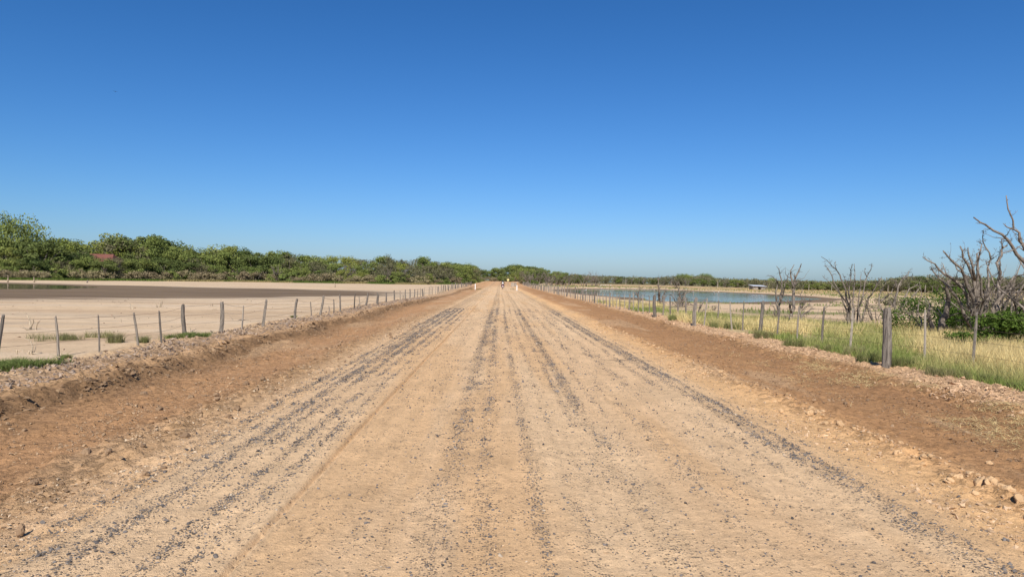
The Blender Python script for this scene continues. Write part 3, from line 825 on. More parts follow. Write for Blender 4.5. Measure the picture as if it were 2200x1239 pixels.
for k, (px, py, ty) in enumerate([(17, 604.5, 591), (73, 605, 594)]):
    sticks((px, py), [([(px, py), (px + .3, (py + ty) / 2), (px - .3, ty)], 1.0)], ['crooked post on the strand beyond the brown pool, foot near the tallest tree', 'straight pale post on the strand beyond the brown pool'][k], 40 + k, 0.14)
sticks((188, 606.5), [([(187, 607), (188, 603), (189, 601)], 1.0), ([(188, 604), (190, 602)], .6)], 'short black stump on the pale strand', 43, 0.16, 'dead')
sticks((719, 617), [([(719, 617), (719.5, 611), (719, 608)], 1.0)], 'lone pale stake at the end of the dark mud', 44, 0.12)

# ------------------------------------------------------------------ woods
def blobs(r, w, h, n, bottom=0.25, flat=0.0):
    out = []
    for _ in range(n):
        a = r.uniform(0, 6.28); q = math.sqrt(r.random())
        z = r.uniform(bottom, 1.0)
        env = math.sin(math.pi * min(1.0, max(0.05, (z - bottom * 0.6) / (1.12 - bottom * 0.6)))) ** 0.6
        out.append((0.5 * w * q * env * math.cos(a), 0.5 * w * q * env * math.sin(a), h * (0.06 + 0.86 * z), r.uniform(0.075, 0.165) * w))
    return out
def crown_mesh(seed, w, h, nb, nl, ls, bottom=0.25, name='crown'):
    r = random.Random(seed); g = np.random.default_rng(seed)
    V = []; Fc = []; col = []
    bl = blobs(r, w, h, nb, bottom)
    per = nl // nb
    for (bx, by, bz, br) in bl:
        tone = r.random()
        dirs = g.normal(size=(per, 3)); dirs /= np.linalg.norm(dirs, axis=1)[:, None]
        rad = br * (0.45 + 0.75 * g.random(per) ** 0.6)
        P = np.array([bx, by, bz]) + dirs * rad[:, None] * np.array([1.1, 1.1, 0.75])
        nrm = dirs * 0.8 + g.normal(size=(per, 3)) * 0.6 + np.array([0, 0, 0.35])
        nrm /= np.linalg.norm(nrm, axis=1)[:, None]
        a = np.cross(nrm, g.normal(size=(per, 3))); a /= np.linalg.norm(a, axis=1)[:, None]
        b = np.cross(nrm, a)
        s = ls * (0.6 + 0.8 * g.random(per))[:, None]
        quad = np.stack([P - a * s, P - b * s * 0.55 + nrm * s * 0.1, P + a * s, P + b * s * 0.55 + nrm * s * 0.1], 1)
        k0 = len(V) * 4
        V.append(quad.reshape(-1, 3))
        t2 = np.clip(tone * 0.7 + g.random(per) * 0.3, 0, 1); br_ = g.random(per)
        col.append(np.repeat(np.stack([t2, br_, t2], 1), 4, 0))
    V = np.concatenate(V); col = np.concatenate(col)
    V[:, 2] = np.maximum(V[:, 2], 0.02 * h)
    Fc = np.arange(len(V)).reshape(-1, 4)
    return mesh_np(name, V, Fc, col), bl
def trunk_mesh(seed, bl, r0, stems=2, name='trunk'):
    r = random.Random(seed); mb = MB()
    tgt = sorted(bl, key=lambda b: r.random())[:stems * 4]
    for s in range(stems):
        o = Vector((r.gauss(0, r0 * 2.2), r.gauss(0, r0 * 2.2), -0.3))
        for t in tgt[s * 4:(s + 1) * 4]:
            e = Vector(t[:3])
            m = Vector((o.x * 1.4 + e.x * 0.25, o.y * 1.4 + e.y * 0.25, e.z * 0.45))
            mb.tube(crook([o, m, e], r, 0.05), [r0, r0 * .8, r0 * .55, r0 * .4, r0 * .2], 5)
    return mb.mesh(name, True)
def bare_mesh(seed, h, w, r0):
    r = random.Random(seed); tr = MB(); tw = MB()
    for s in range(r.choice([1, 2, 3])):
        o = Vector((r.gauss(0, .12), r.gauss(0, .12), -0.3))
        m = o + Vector((r.gauss(0, .1) * w, r.gauss(0, .1) * w, 0.35 * h + .3))
        base_ = crook([o, m], r, 0.05)
        tr.tube(base_, [r0, r0 * .85, r0 * .7], 6)
        for q in range(r.choice([3, 4, 5])):
            a = r.uniform(0, 6.28); rr = r.uniform(.25, .5) * w
            e = Vector((m.x + rr * math.cos(a), m.y + rr * math.sin(a), h * r.uniform(.6, 1.0)))
            P = crook([m, m.lerp(e, .5) + Vector((0, 0, r.uniform(-.1, .1) * h)), e], r, 0.08)
            rs = [r0 * .6, r0 * .5, r0 * .4, r0 * .28, r0 * .15]
            tw.tube(P, rs, 5)
            grow_twigs(tw, P, [max(x_, r0 * .35) for x_ in rs], r, 1, 1.0, 4)
    return tr.mesh('trunk', True), tw.mesh('branches', True)
KINDS = {}
def kind(key, mat, specs):
    KINDS[key] = []
    for i, (seed, w, h, nb, nl, ls, bottom, r0, stems) in enumerate(specs):
        cm, bl = crown_mesh(seed, w, h, nb, nl, ls, bottom)
        cm.materials.append(M[mat])
        tm = trunk_mesh(seed, bl, r0, stems); tm.materials.append(M['bark'])
        KINDS[key].append((cm, tm, h, w))
kind('green', 'leaf_green', [(301 + k, 8.0, 8.0, 32, 4600, 0.19, 0.20, 0.14, 3) for k in range(4)])
kind('dark', 'leaf_dark', [(321 + k, 8.5, 8.0, 30, 4600, 0.20, 0.16, 0.15, 2) for k in range(3)])
kind('lime', 'leaf_lime', [(341 + k, 8.5, 8.0, 34, 4600, 0.18, 0.22, 0.14, 3) for k in range(3)])
kind('olive', 'leaf_olive', [(361 + k, 8.0, 8.0, 50, 3200, 0.17, 0.18, 0.12, 4) for k in range(4)])
kind('spread', 'leaf_green', [(381 + k, 13.0, 8.0, 60, 7600, 0.19, 0.40, 0.2, 3) for k in range(2)])
kind('tan', 'leaf_tan', [(401 + k, 4.0, 1.8, 20, 1500, 0.11, 0.02, 0.03, 3) for k in range(4)])
kind('shrub', 'leaf_green', [(421 + k, 4.2, 2.4, 18, 1500, 0.15, 0.02, 0.04, 3) for k in range(3)])
BARE = []
for k in range(6):
    a, b = bare_mesh(441 + k, 5.0, 4.5, 0.11)
    a.materials.append(M['dead']); b.materials.append(M['dead'])
    BARE.append((a, b))
def plant(key, x, y, h, wf, label, cat, name, group, i=None):
    v = KINDS[key]
    cm, tm, h0, w0 = v[(i if i is not None else rnd.randrange(100)) % len(v)]
    root = tag(empty(name, (x, y, hz(x, y) - 0.02), rnd.uniform(0, 6.28)), label, cat, group)
    s = h / h0
    for nm, me in (('crown', cm), ('trunk', tm)):
        o = link(nm, me, None, root)
        o.scale = (s * wf, s * wf, s)
    return root
def bare(x, y, h, wf, label, group):
    a, b = BARE[rnd.randrange(len(BARE))]
    root = tag(empty('bare_tree', (x, y, hz(x, y) - 0.02), rnd.uniform(0, 6.28)), label, 'bare tree', group)
    for nm, me in (('trunk', a), ('branches', b)):
        o = link(nm, me, None, root); o.scale = (h / 5 * wf, h / 5 * wf, h / 5)
    return root
TOPX = [-300, 0, 50, 95, 120, 150, 210, 250, 300, 330, 375, 420, 450, 495, 530, 600, 650, 700, 750, 830, 860, 915, 980, 1010, 1036, 1045, 1060, 1085, 1110, 1140, 1170, 1200, 1220, 1250, 1300, 1400, 1460, 1480, 1510, 1530, 1560, 1600, 1660, 1750, 1850, 1910, 1940, 2000, 2050, 2100, 2160, 2200, 2500]
TOPY = [500, 512, 520, 522, 512, 518, 522, 503, 520, 507, 522, 536, 541, 532, 541, 542, 549, 555, 557, 556, 561, 558, 568, 571, 580, 590, 582, 574, 571, 575, 580, 584, 588, 594, 596, 599, 594, 596, 593, 597, 600, 600, 603, 604, 602, 600, 593, 591, 597, 594, 596, 592, 590]
def top_h(px, y, dz=0):
    return CAM_H + (horizon(px) - np.interp(px, TOPX, TOPY)) * y / F_PX
def X_at(px, y): return (px - 1074) / F_PX * y
GL = 'woodland trees beyond the mud flat'
def where_l(p):
    return ('behind the brown pool' if p < 150 else 'close to the red roof' if p < 330 else 'behind the broad dark mud' if p < 600 else 'behind the dark mud tip' if p < 850 else 'by the far fence end')
def where_r(p):
    return ('behind the head of the blue pond' if p < 1400 else 'below the flat-topped trees over the pond' if p < 1585 else 'behind the white-roofed shed' if p < 1690 else 'behind the many-stemmed dead tree' if p < 1930 else 'behind the largest dead tree')
KN = dict(green='mid-green', dark='dark green', lime='yellow-green', olive='grey-olive')
ROWN = ('tall {} tree at the back of the wood {}', 'middling {} tree inside the wood {}', 'low {} tree fronting the wood {}')
LBL = dict(green='mid-green rounded tree in the wood beyond the mud flat', dark='dark green dense tree in the wood beyond the mud flat', lime='yellow-green tree in the wood beyond the mud flat', olive='sparse grey-olive thorn tree in the wood beyond the mud flat')
# back row
px = -110.0
while px < 1000:
    sy = float(np.interp(px, SHX, SHY))
    for row, (dmin, dmax, f0, f1) in enumerate(((24, 42, .95, 1.08), (12, 22, .72, .92), (5, 10, .45, .62))):
        if row == 2 and rnd.random() < 0.25: continue
        p = px + rnd.uniform(-12, 12)
        y = sy + rnd.uniform(dmin, dmax)
        h = float(top_h(p, y)) * rnd.uniform(f0, f1)
        if 200 < p < 262 and row < 2: 
            if row == 1: h *= 0.62
            else: y += 22
        if p < 420: key = rnd.choice(['green', 'green', 'lime', 'dark', 'olive']) if row < 2 else rnd.choice(['green', 'dark', 'green', 'olive'])
        elif p < 700: key = rnd.choice(['green', 'olive', 'dark', 'green'])
        else: key = rnd.choice(['green', 'olive', 'olive', 'green', 'lime'])
        plant(key, X_at(p, y), y, h, rnd.uniform(0.95, 1.4), ROWN[row].format(KN[key], where_l(p)), 'tree', 'tree', GL)
    px += rnd.uniform(21, 29)
for p, y, h, wf, key, lab in [(36, 178, 15.6, 0.54, 'spread', 'tallest spreading tree, towering over the wood by the brown pool'), (-45, 176, 14, 0.7, 'dark', 'tall dark tree beside the tallest spreading tree'), (95, 172, 9.6, 1.25, 'dark', 'broad blackish tree in the shade below the tallest tree'),
                              (128, 182, 11.0, 0.9, 'lime', 'bright yellow-green tree beside the blackish one'), (252, 205, 13.6, 0.95, 'lime', 'big rounded yellow-green tree behind the red roof'), (345, 200, 13.2, 0.8, 'green', 'tall tree with a ragged domed top right of the red roof'),
                              (498, 214, 11.2, 0.55, 'green', 'narrow tree with a pointed top poking over the wood'), (835, 222, 9.2, 0.6, 'olive', 'pale feathery tree rising over the low wood'), (915, 224, 9.0, 0.8, 'green', 'bright bushy tree near the road end of the wood')]:
    plant(key, X_at(p, y), y, h, wf, lab, 'tree', 'tree', GL, 1)
for p, y, h, wf, key, lab in [(208, 179, 6.1, 1.1, 'green', 'low green tree hiding one side of the red roof'), (246, 180, 6.3, 1.0, 'olive', 'grey-olive tree hiding the other side of the red roof'), (228, 176, 5.1, 1.2, 'dark', 'dark shrubby tree below the red roof')]:
    plant(key, X_at(p, y), y, h, wf, lab, 'tree', 'tree', GL, 2)
for k in range(7):
    p = 2120 + 24 * k + rnd.uniform(-8, 8); y = rnd.uniform(40, 58)
    bare(X_at(p, y), y, rnd.uniform(2.2, 3.2), rnd.uniform(1, 1.4), 'grey leafless tree on the flat behind the largest dead tree', 'bare trees on the grassy flat')
# grey bare trees among and before the wood
for k in range(46):
    p = rnd.uniform(400, 990); y = float(np.interp(p, SHX, SHY)) + rnd.uniform(1, 26)
    bare(X_at(p, y), y, rnd.uniform(3.2, 6.0) if p > 500 else rnd.uniform(3, 5), rnd.uniform(0.8, 1.3), 'leafless grey thorn tree before the wood ' + where_l(p), 'bare trees fronting the wood')
bare(X_at(470, 214), 214, 11.0, 0.3, 'thin dark snag standing clear above the tree tops', None)
# brush belt
px = -130.0
while px < 985:
    sy = float(np.interp(px, SHX, SHY))
    y = sy + rnd.uniform(1.0, 8)
    key = 'tan' if rnd.random() < 0.72 else 'shrub'
    plant(key, X_at(px, y), y, rnd.uniform(1.5, 2.9), rnd.uniform(0.8, 1.3), ('dry tan-brown bush in the brush belt ' if key == 'tan' else 'low green bush in the brush belt ') + where_l(px), 'bush', 'bush', 'brush belt bushes')
    px += rnd.uniform(6, 12)
# road end, both sides
GR_ = 'trees lining the far end of the road'
for k in range(26):
    y = rnd.uniform(232, 330); x = -rnd.uniform(11, 24)
    p = 1074 + F_PX * x / y
    key = rnd.choice(['green', 'dark', 'olive', 'green'])
    plant(key, x, y, min(float(top_h(p, y)) * rnd.uniform(.75, 1.0), 9), rnd.uniform(.9, 1.2), {'green': 'mid-green tree at the wood side of the road end', 'dark': 'dark green tree at the wood side of the road end', 'olive': 'grey-olive tree at the wood side of the road end'}[key], 'tree', 'tree', GR_)
for k in range(22):
    y = rnd.uniform(455, 500); x = -34 + 68 * (k % 11) / 10 + rnd.uniform(-2, 2)
    p = 1074 + F_PX * x / y
    plant(rnd.choice(['green', 'dark']), x, y, max(6, float(top_h(p, y)) * rnd.uniform(.85, 1.05)), rnd.uniform(.9, 1.3), 'distant tree closing off the end of the dirt road', 'tree', 'tree', GR_)
for k in range(30):
    p = rnd.uniform(1088, 1245); y = rnd.uniform(240, 330)
    x = max(X_at(p, y), 9.8 if y > 250 else 10.5)
    p = 1074 + F_PX * x / y
    key = rnd.choice(['green', 'dark', 'olive', 'green', 'olive'])
    plant(key, x, y, float(top_h(p, y)) * rnd.uniform(.70, 1.0), rnd.uniform(.85, 1.2), {'green': 'mid-green tree between road end and blue pond', 'dark': 'dark green tree between road end and blue pond', 'olive': 'grey-olive tree between road end and blue pond'}[key], 'tree', 'tree', GR_)
for k in range(26):
    p = rnd.uniform(1120, 1290); y = rnd.uniform(222, 250)
    bare(max(X_at(p, y), 9.6), y, rnd.uniform(3, 5.2), rnd.uniform(.8, 1.3), 'leafless grey tree at the head of the blue pond', 'bare trees at the pond head')
for k in range(44):
    y = rnd.uniform(425, 452); x = rnd.uniform(-40, 40)
    plant(rnd.choice(['shrub', 'tan', 'shrub']), x, y, rnd.uniform(2, 3.2), rnd.uniform(1.0, 1.5), 'low bush under the distant trees closing off the road', 'bush', 'bush', 'bushes closing off the road')
for k in range(26):
    y = rnd.uniform(225, 330); x = rnd.choice([-1, 1]) * rnd.uniform(9.6, 12)
    plant(rnd.choice(['shrub', 'tan', 'shrub']), x, y, rnd.uniform(1, 2.0), rnd.uniform(1.0, 1.4), 'low roadside bush under the trees at the road end', 'bush', 'bush', 'bushes at the road end')
# far wood behind the blue pond
FX_ = [1230, 1300, 1400, 1500, 1600, 1680, 1760, 1900, 2050, 2300]
FY_ = [330, 370, 390, 370, 300, 262, 255, 255, 262, 270]
px = 1235.0
n_far = 0
while px < 2290:
    fy = float(np.interp(px, FX_, FY_))
    for row in range(2):
        y = fy + (rnd.uniform(2, 10) if row == 0 else rnd.uniform(14, 34))
        p = px + rnd.uniform(-5, 5)
        h = float(top_h(p, y)) * (rnd.uniform(.62, .85) if row == 0 else rnd.uniform(.9, 1.06))
        key = rnd.choice(['olive', 'green', 'dark']) if p < 1700 else rnd.choice(['green', 'dark', 'green', 'olive'])
        plant(key, X_at(p, y), y, h, rnd.uniform(1.4, 2.2), ('low ' if row == 0 else 'taller ') + KN[key] + ' tree of the far wood ' + where_r(p), 'tree', 'tree', 'trees of the far wood')
        n_far += 1
    px += rnd.uniform(21, 30)
gm_ = np.random.default_rng(77)
n_ = 26000
pp = gm_.uniform(1225, 2300, n_)
yw = np.interp(pp, FX_, FY_) + 6 + 26 * gm_.random(n_)
xw = (pp - 1074) / F_PX * yw
clump = fbm(xw * .22, yw * .22, 211, 4)
ht = (CAM_H + (602 + (pp - 1074) * .01745 - np.interp(pp, TOPX, TOPY)) * yw / F_PX) * (0.55 + 0.75 * clump)
zw = land(xw, yw) + ht * gm_.random(n_) ** .7
Pw = np.stack([xw, yw, zw], 1)
aw = gm_.normal(size=(n_, 3)); aw /= np.linalg.norm(aw, axis=1)[:, None]
bw = np.cross(aw, gm_.normal(size=(n_, 3))); bw /= np.linalg.norm(bw, axis=1)[:, None]
sw = gm_.uniform(.22, .45, n_)[:, None]
Vw = np.stack([Pw - aw * sw, Pw - bw * sw * .6, Pw + aw * sw, Pw + bw * sw * .6], 1).reshape(-1, 3)
tw_ = np.clip(fbm(xw * .1, yw * .1, 213, 3) * 1.6 - .3, 0, 1)
cw_ = np.repeat(np.stack([tw_, gm_.random(n_), tw_], 1), 4, 0)
tag(link('far_thicket', mesh_np('far_thicket', Vw, np.arange(n_ * 4).reshape(-1, 4), cw_), M['leaf_olive']), 'olive undergrowth of the far wood behind the blue pond', 'thicket', None, 'stuff')
for k in range(40):
    p = rnd.uniform(1240, 1700) if k < 30 else rnd.uniform(1700, 2250); y = float(np.interp(p, FX_, FY_)) - rnd.uniform(0, 6)
    bare(X_at(p, y), y, rnd.uniform(2.5, 4.6), rnd.uniform(.7, 1.2), 'leafless grey tree fronting the far wood ' + where_r(p), 'bare trees fronting the far wood')
bare(X_at(1272, 262), 262, 6.0, .9, 'dark leafless tree standing alone on the grass at the pond head', None)
for k, (p, y) in enumerate([(1465, 400), (1483, 400), (1512, 395), (1522, 395), (1475, 402), (1660, 300)]):
    plant('spread', X_at(p, y), y, float(top_h(p, y)) + 1.2, .62, 'flat-topped tree standing above the far wood', 'tree', 'tree', 'flat-topped trees over the far wood')

# green bushes by the big dead trees
def leafy(px, py, w, h, n, seed, label, mat='leaf_bush', ls=0.045):
    b = on_plane(px, py, -0.08); b.z = hz(b.x, b.y)
    cm, bl = crown_mesh(seed, w, h, 22, n, ls, 0.02, 'foliage'); cm.materials.append(M[mat])
    tm = trunk_mesh(seed, bl, 0.018, 3, 'stems'); tm.materials.append(M['bark'])
    root = tag(empty('bush', b), label, 'bush')
    link('foliage', cm, None, root); link('stems', tm, None, root)
    return root
leafy(2010, 718, 3.4, 1.65, 6400, 501, 'rounded green bush behind the forked pale trunk')
leafy(2165, 752, 2.3, 1.05, 5600, 502, 'spreading leafy green bush under the largest dead tree', 'leaf_bush', 0.05)
leafy(2065, 752, 0.9, 0.5, 1500, 503, 'small leafy sprig beside a fence dropper', 'leaf_bush', 0.04)
leafy(2240, 730, 2.4, 1.5, 3800, 504, 'green bush partly hidden behind the leafy one')
leafy(2105, 712, 3.0, 1.35, 4600, 506, 'olive-green thicket filling the gap behind the largest dead tree', 'leaf_olive')
leafy(1915, 655, 3.2, 0.6, 1500, 505, 'low flat green shrub on the pale flat behind the dead trees', 'leaf_olive', 0.08)

# ------------------------------------------------------------------ grass and herbs
def blades(P, hgt, wid, col, g, bend=0.45, up=1.0, name='grass', simple=None):
    n = len(P)
    a = g.uniform(0, 2 * np.pi, n)
    side = np.stack([np.cos(a), np.sin(a), np.zeros(n)], 1)
    a2 = g.uniform(0, 2 * np.pi, n)
    lean = np.stack([np.cos(a2), np.sin(a2), np.zeros(n)], 1) * (bend * g.random(n) * hgt)[:, None]
    upv = np.array([0, 0, 1.0]) * (hgt * up)[:, None]
    w = wid[:, None]
    v0 = P - side * w; v1 = P + side * w
    m = P + lean * 0.35 + upv * 0.55
    v2 = m + side * w * 0.7; v3 = m - side * w * 0.7
    v4 = P + lean + upv
    V = np.stack([v0, v1, v2, v3, v4], 1).reshape(-1, 3)
    b = np.arange(n)[:, None] * 5
    F = np.concatenate([b + np.array([0, 1, 2]), b + np.array([0, 2, 3]), b + np.array([3, 2, 4])])
    cb = np.repeat(col, 5, 0)
    if simple is not None:      # far blades: one tapering face each
        nb = b[~simple]
        F = np.concatenate([nb + np.array([0, 1, 2]), nb + np.array([0, 2, 3]), nb + np.array([3, 2, 4]), b[simple] + np.array([0, 1, 4])])
    return mesh_np(name, V, F, cb)
g = np.random.default_rng(5)
NT = 22000
ty = np.exp(g.uniform(np.log(6.5), np.log(72), NT))
tx = 8.3 + g.random(NT) ** 1.15 * (0.95 * ty + 3)
edge = 8.75 + (fbm(tx * 0, ty * 0.6, 131, 3) - 0.5) * 1.0 - smooth(16, 30, ty) * 0.25
_, _, _, _, _, _, tsr = land(tx, ty, True)
keep = (tx > edge) & (tsr > 5) & (ty < meadow_end(tx, ty))
bare_patch = (fbm(tx * 0.35, ty * 0.25, 141, 4) > 0.60) & (tx < 12.5) & (ty > 20)
keep &= ~bare_patch
tx, ty = tx[keep], ty[keep]
gp = fbm(tx * 0.22, ty * 0.14, 151, 4)
green = np.clip(smooth(0.54, 0.64, gp) * 0.8 + 0.5 * (1 - smooth(0.4, 3.0, tx - 8.8)) * smooth(.30, .55, fbm(tx * .5, ty * .35, 155, 3)), 0, 1)
PER = 16
tid = np.repeat(np.arange(len(tx)), PER)
n = len(tid)
sp = 0.05 + 0.0035 * ty[tid]
bx = tx[tid] + g.normal(size=n) * sp; by = ty[tid] + g.normal(size=n) * sp
gb = np.clip(green[tid] + g.normal(size=n) * 0.13, 0, 1)
hh = (0.16 + 0.29 * (1 - gb)) * (0.55 + 0.75 * g.random(n)) * (0.75 + 0.5 * fbm(bx * .4, by * .4, 161, 3))
ww = 0.0018 + 0.00036 * by
bz = land(bx, by)
straw = np.array([0.64, 0.51, 0.25]); grn = np.array([0.165, 0.215, 0.055])
col = straw * (1 - gb)[:, None] + grn * gb[:, None]
col *= (0.7 + 0.6 * g.random(n))[:, None]
tag(link('grass', blades(np.stack([bx, by, bz - 0.02], 1), hh, ww, col, g, 0.95, simple=by > 12), M['grass']), 'tall dry yellow grass with green patches beyond the fence', 'grass', None, 'stuff')
# low herbs on the far strand and on the flats
NS = 26000
p = g.uniform(-140, 1000, NS)
yy = np.interp(p, SHX, SHY) + g.normal(size=NS) * 2.0 - 0.5
xx = (p - 1074) / F_PX * yy
c1 = fbm(xx * .12, yy * .05, 171, 4)
colS = np.array([0.11, 0.155, 0.035]) * (1 - smooth(.5, .6, c1))[:, None] + np.array([0.30, 0.25, 0.11]) * smooth(.5, .6, c1)[:, None]
colS = colS * (0.7 + 0.6 * g.random(NS))[:, None]
tag(link('strand_grass', blades(np.stack([xx, yy, land(xx, yy) - .02], 1), 0.25 + 0.45 * g.random(NS), 0.05 + 0.05 * g.random(NS), colS, g), M['grass']), 'green and straw grass strip along the foot of the wood', 'grass', None, 'stuff')
NS = 40000
xx = g.uniform(12, 150, NS); yy = np.exp(g.uniform(np.log(29), np.log(250), NS))
_, _, _, _, _, _, s_ = land(xx, yy, True)
dn = fbm(xx * 0.10, yy * 0.22, 105, 5)
k = (((dn > 0.55) & (xx > 14)) | ((fbm(xx * .03, yy * .12, 107, 4) > .56) & (yy > 120)) | ((yy > 200) & (xx < 62) & (s_ < 26))) & (s_ > 6)
xx, yy, dn = xx[k], yy[k], dn[k]
gg = ((dn > 0.55) | ((yy > 200) & (xx < 62)))[:, None]
colS = np.where(gg, np.array([0.13, 0.165, 0.045]), np.array([0.42, 0.31, 0.14])) * (0.7 + 0.6 * g.random(len(xx)))[:, None]
tag(link('flat_grass', blades(np.stack([xx, yy, land(xx, yy) - .02], 1), 0.10 + 0.25 * g.random(len(xx)), 0.008 + 0.0005 * yy, colS, g), M['grass']), 'scattered herbs and straw on the flats round the blue pond', 'grass', None, 'stuff')
# tufts beside the sand flat fence
def tuft(px, py, wpx, hpx, n, green_, seed, label, cat='grass tuft', name='grass_tuft', leafy_=False):
    gq = np.random.default_rng(seed)
    b = on_plane(px, py, -0.03); b.z = hz(b.x, b.y)
    s = b.y / F_PX
    w = wpx * s * 0.5; h = hpx * s
    nc = max(3, int(wpx / 9))
    cx = gq.uniform(-w, w, nc); cy = gq.uniform(-w * .6, w * .6, nc)
    ci = gq.integers(0, nc, n)
    q = np.stack([cx[ci] + gq.normal(size=n) * w * .14, cy[ci] + gq.normal(size=n) * w * .14, np.zeros(n)], 1)
    q[:, 2] = land(q[:, 0] + b.x, q[:, 1] + b.y) - b.z - .01
    gm = np.clip(green_ + gq.normal(size=n) * .2, 0, 1)[:, None]
    col = (np.array([.36, .30, .16]) * (1 - gm) + np.array([.125, .165, .048]) * gm) * (0.7 + 0.6 * gq.random(n))[:, None]
    me = blades(q, h * (0.5 + 0.7 * gq.random(n)), np.full(n, 0.004 if not leafy_ else 0.008), col, gq, 0.9 if not leafy_ else 1.5, 1.0 if not leafy_ else 0.75)
    o = link(name, me, M['grass']); o.location = b
    return tag(o, label, cat)
tuft(110, 728, 105, 15, 700, .55, 601, 'wide low patch of olive grass tufts behind the leaning slat')
tuft(212, 724, 45, 16, 350, .5, 602, 'small grass tuft beside a thin upright slat')
tuft(262, 735, 50, 22, 500, .5, 603, 'tall pale grass tuft between two slats')
tuft(320, 740, 38, 16, 450, .6, 604, 'dusty grass tuft at the edge of the crusted spoil')
tuft(407, 730, 86, 15, 1900, .95, 605, 'bright green creeping shrub round a thick dark post', 'shrub', 'creeping_shrub', True)
tuft(35, 795, 150, 24, 3200, 1.0, 606, 'lush green weed patch at the fence foot', 'weeds', 'weed_patch', True)
tuft(137, 772, 26, 12, 300, .6, 607, 'few weeds at the foot of the leaning slat', 'weeds', 'weed_patch', True)
tuft(630, 682, 12, 8, 150, .9, 608, 'single small green plant on the sand by a crooked post', 'plant', 'small_plant', True)
tuft(1024, 621, 32, 3, 400, .85, 609, 'green grass strip at the foot of a white marker post', leafy_=True)
tuft(1104, 622, 14, 2.5, 200, .7, 610, 'little grass at the foot of the other white marker post', leafy_=True)
tuft(962, 622, 6, 3, 60, .9, 611, 'tiny green tuft at the verge near the fence end', leafy_=True)

for k, (px_, py_, w_) in enumerate([(1835, 768, 60), (1872, 782, 50), (1945, 792, 60), (2040, 812, 90), (2120, 822, 80), (1710, 748, 60), (1650, 730, 50), (1560, 706, 60), (2190, 838, 60), (1765, 755, 40), (1440, 690, 40)]):
    o = tuft(px_, py_, w_, 24 - k, 600, .72 if k % 3 else .45, 640 + k, 'clump of green weeds spilling over the earth bank at the meadow edge', 'weeds', 'weed_clump')
    o['group'] = 'weed clumps along the meadow edge'
# ------------------------------------------------------------------ stones and clods
def rock_np(seed, sub=1, rough=0.3, flat=0.7):
    import bmesh
    bm = bmesh.new(); bmesh.ops.create_icosphere(bm, subdivisions=sub, radius=1.0)
    r = random.Random(seed)
    ax = [Vector((r.gauss(0, 1), r.gauss(0, 1), r.gauss(0, 1))).normalized() for _ in range(5)]
    of = [r.uniform(.55, .85) for _ in range(5)]
    for v in bm.verts:
        p = v.co.copy()
        for a, o_ in zip(ax, of):
            d_ = p.dot(a)
            if d_ > o_: p -= a * (d_ - o_) * 0.9
        p *= 1 + r.uniform(-rough, rough) * (0.5 if sub > 1 else 0.7)
        v.co = Vector((p.x * r_ax[0], p.y, p.z * flat)) if False else Vector((p.x, p.y * 0.8, p.z * flat))
    V = np.array([v.co[:] for v in bm.verts]); F = np.array([[v.index for v in f.verts] for f in bm.faces])
    bm.free()
    return V, F
def scatter(P, S, protos, g, name, cols, tilt=0.6):
    """many small pieces joined into one mesh"""
    Vs = []; Fs = []; Cs = []; off = 0
    which = g.integers(0, len(protos), len(P))
    for k, (V, F) in enumerate(protos):
        I = np.where(which == k)[0]
        if not len(I): continue
        m = len(I)
        a = g.uniform(0, 2 * np.pi, m); t = g.normal(size=m) * tilt * 0.5; u = g.normal(size=m) * tilt * 0.5
        ca, sa, ct, st_, cu, su = np.cos(a), np.sin(a), np.cos(t), np.sin(t), np.cos(u), np.sin(u)
        W = V[None] * S[I][:, None, :]
        x, y, z = W[..., 0], W[..., 1], W[..., 2]
        y, z = y * ct[:, None] - z * st_[:, None], y * st_[:, None] + z * ct[:, None]
        x, z = x * cu[:, None] + z * su[:, None], -x * su[:, None] + z * cu[:, None]
        x, y = x * ca[:, None] - y * sa[:, None], x * sa[:, None] + y * ca[:, None]
        W = np.stack([x, y, z], -1) + P[I][:, None, :]
        Vs.append(W.reshape(-1, 3))
        Fs.append((F[None] + (np.arange(m) * len(V))[:, None, None]).reshape(-1, 3) + off)
        Cs.append(np.repeat(cols[I], len(V), 0)); off += m * len(V)
    return mesh_np(name, np.concatenate(Vs), np.concatenate(Fs), np.concatenate(Cs))
rocks1 = [rock_np(700 + k, 1, .25, .62) for k in range(8)]
rocks0 = [rock_np(720 + k, 1, .35, .5) for k in range(8)]
_of = np.array([(0, 1, 4), (1, 2, 4), (2, 3, 4), (3, 0, 4), (1, 0, 5), (2, 1, 5), (3, 2, 5), (0, 3, 5)])
OCT = []
for k in range(8):
    q = np.random.default_rng(750 + k)
    OCT.append((np.array([(1, 0, 0), (0, .8, 0), (-1, 0, 0), (0, -.8, 0), (0, 0, .6), (0, 0, -.6)], float) + q.normal(size=(6, 3)) * .22, _of))
g = np.random.default_rng(21)
# gravel on the road (nobody could count it)
NG = 620000
gy = np.exp(g.uniform(np.log(2.6), np.log(42), NG)); gx = g.uniform(-3.4, 4.2, NG)
dens = gravel_density(gx, gy)
cl_ = 0.35 + 1.3 * smooth(.4, .65, fbm(gx * 6, gy * 3, 181, 3))
k = g.random(NG) < dens ** 1.4 * cl_ * 0.38 * (1 + 0.9 * (gx < -1.7)) * np.clip(gy / 7, 0.5, 1.2)
gx, gy = gx[k], gy[k]
n = len(gx)
s = 0.0062 * np.exp(g.normal(size=n) * 0.45) * (0.85 + 0.022 * gy)
s = np.minimum(s, 0.022 + 0.0006 * gy)
S = np.stack([s * g.uniform(.9, 1.4, n), s * g.uniform(.7, 1.1, n), s * g.uniform(.6, 1.0, n)], 1)
tone = g.random(n)[:, None]
cg = np.array([.065, .058, .054]) * (1 - tone) + np.array([.19, .165, .145]) * tone
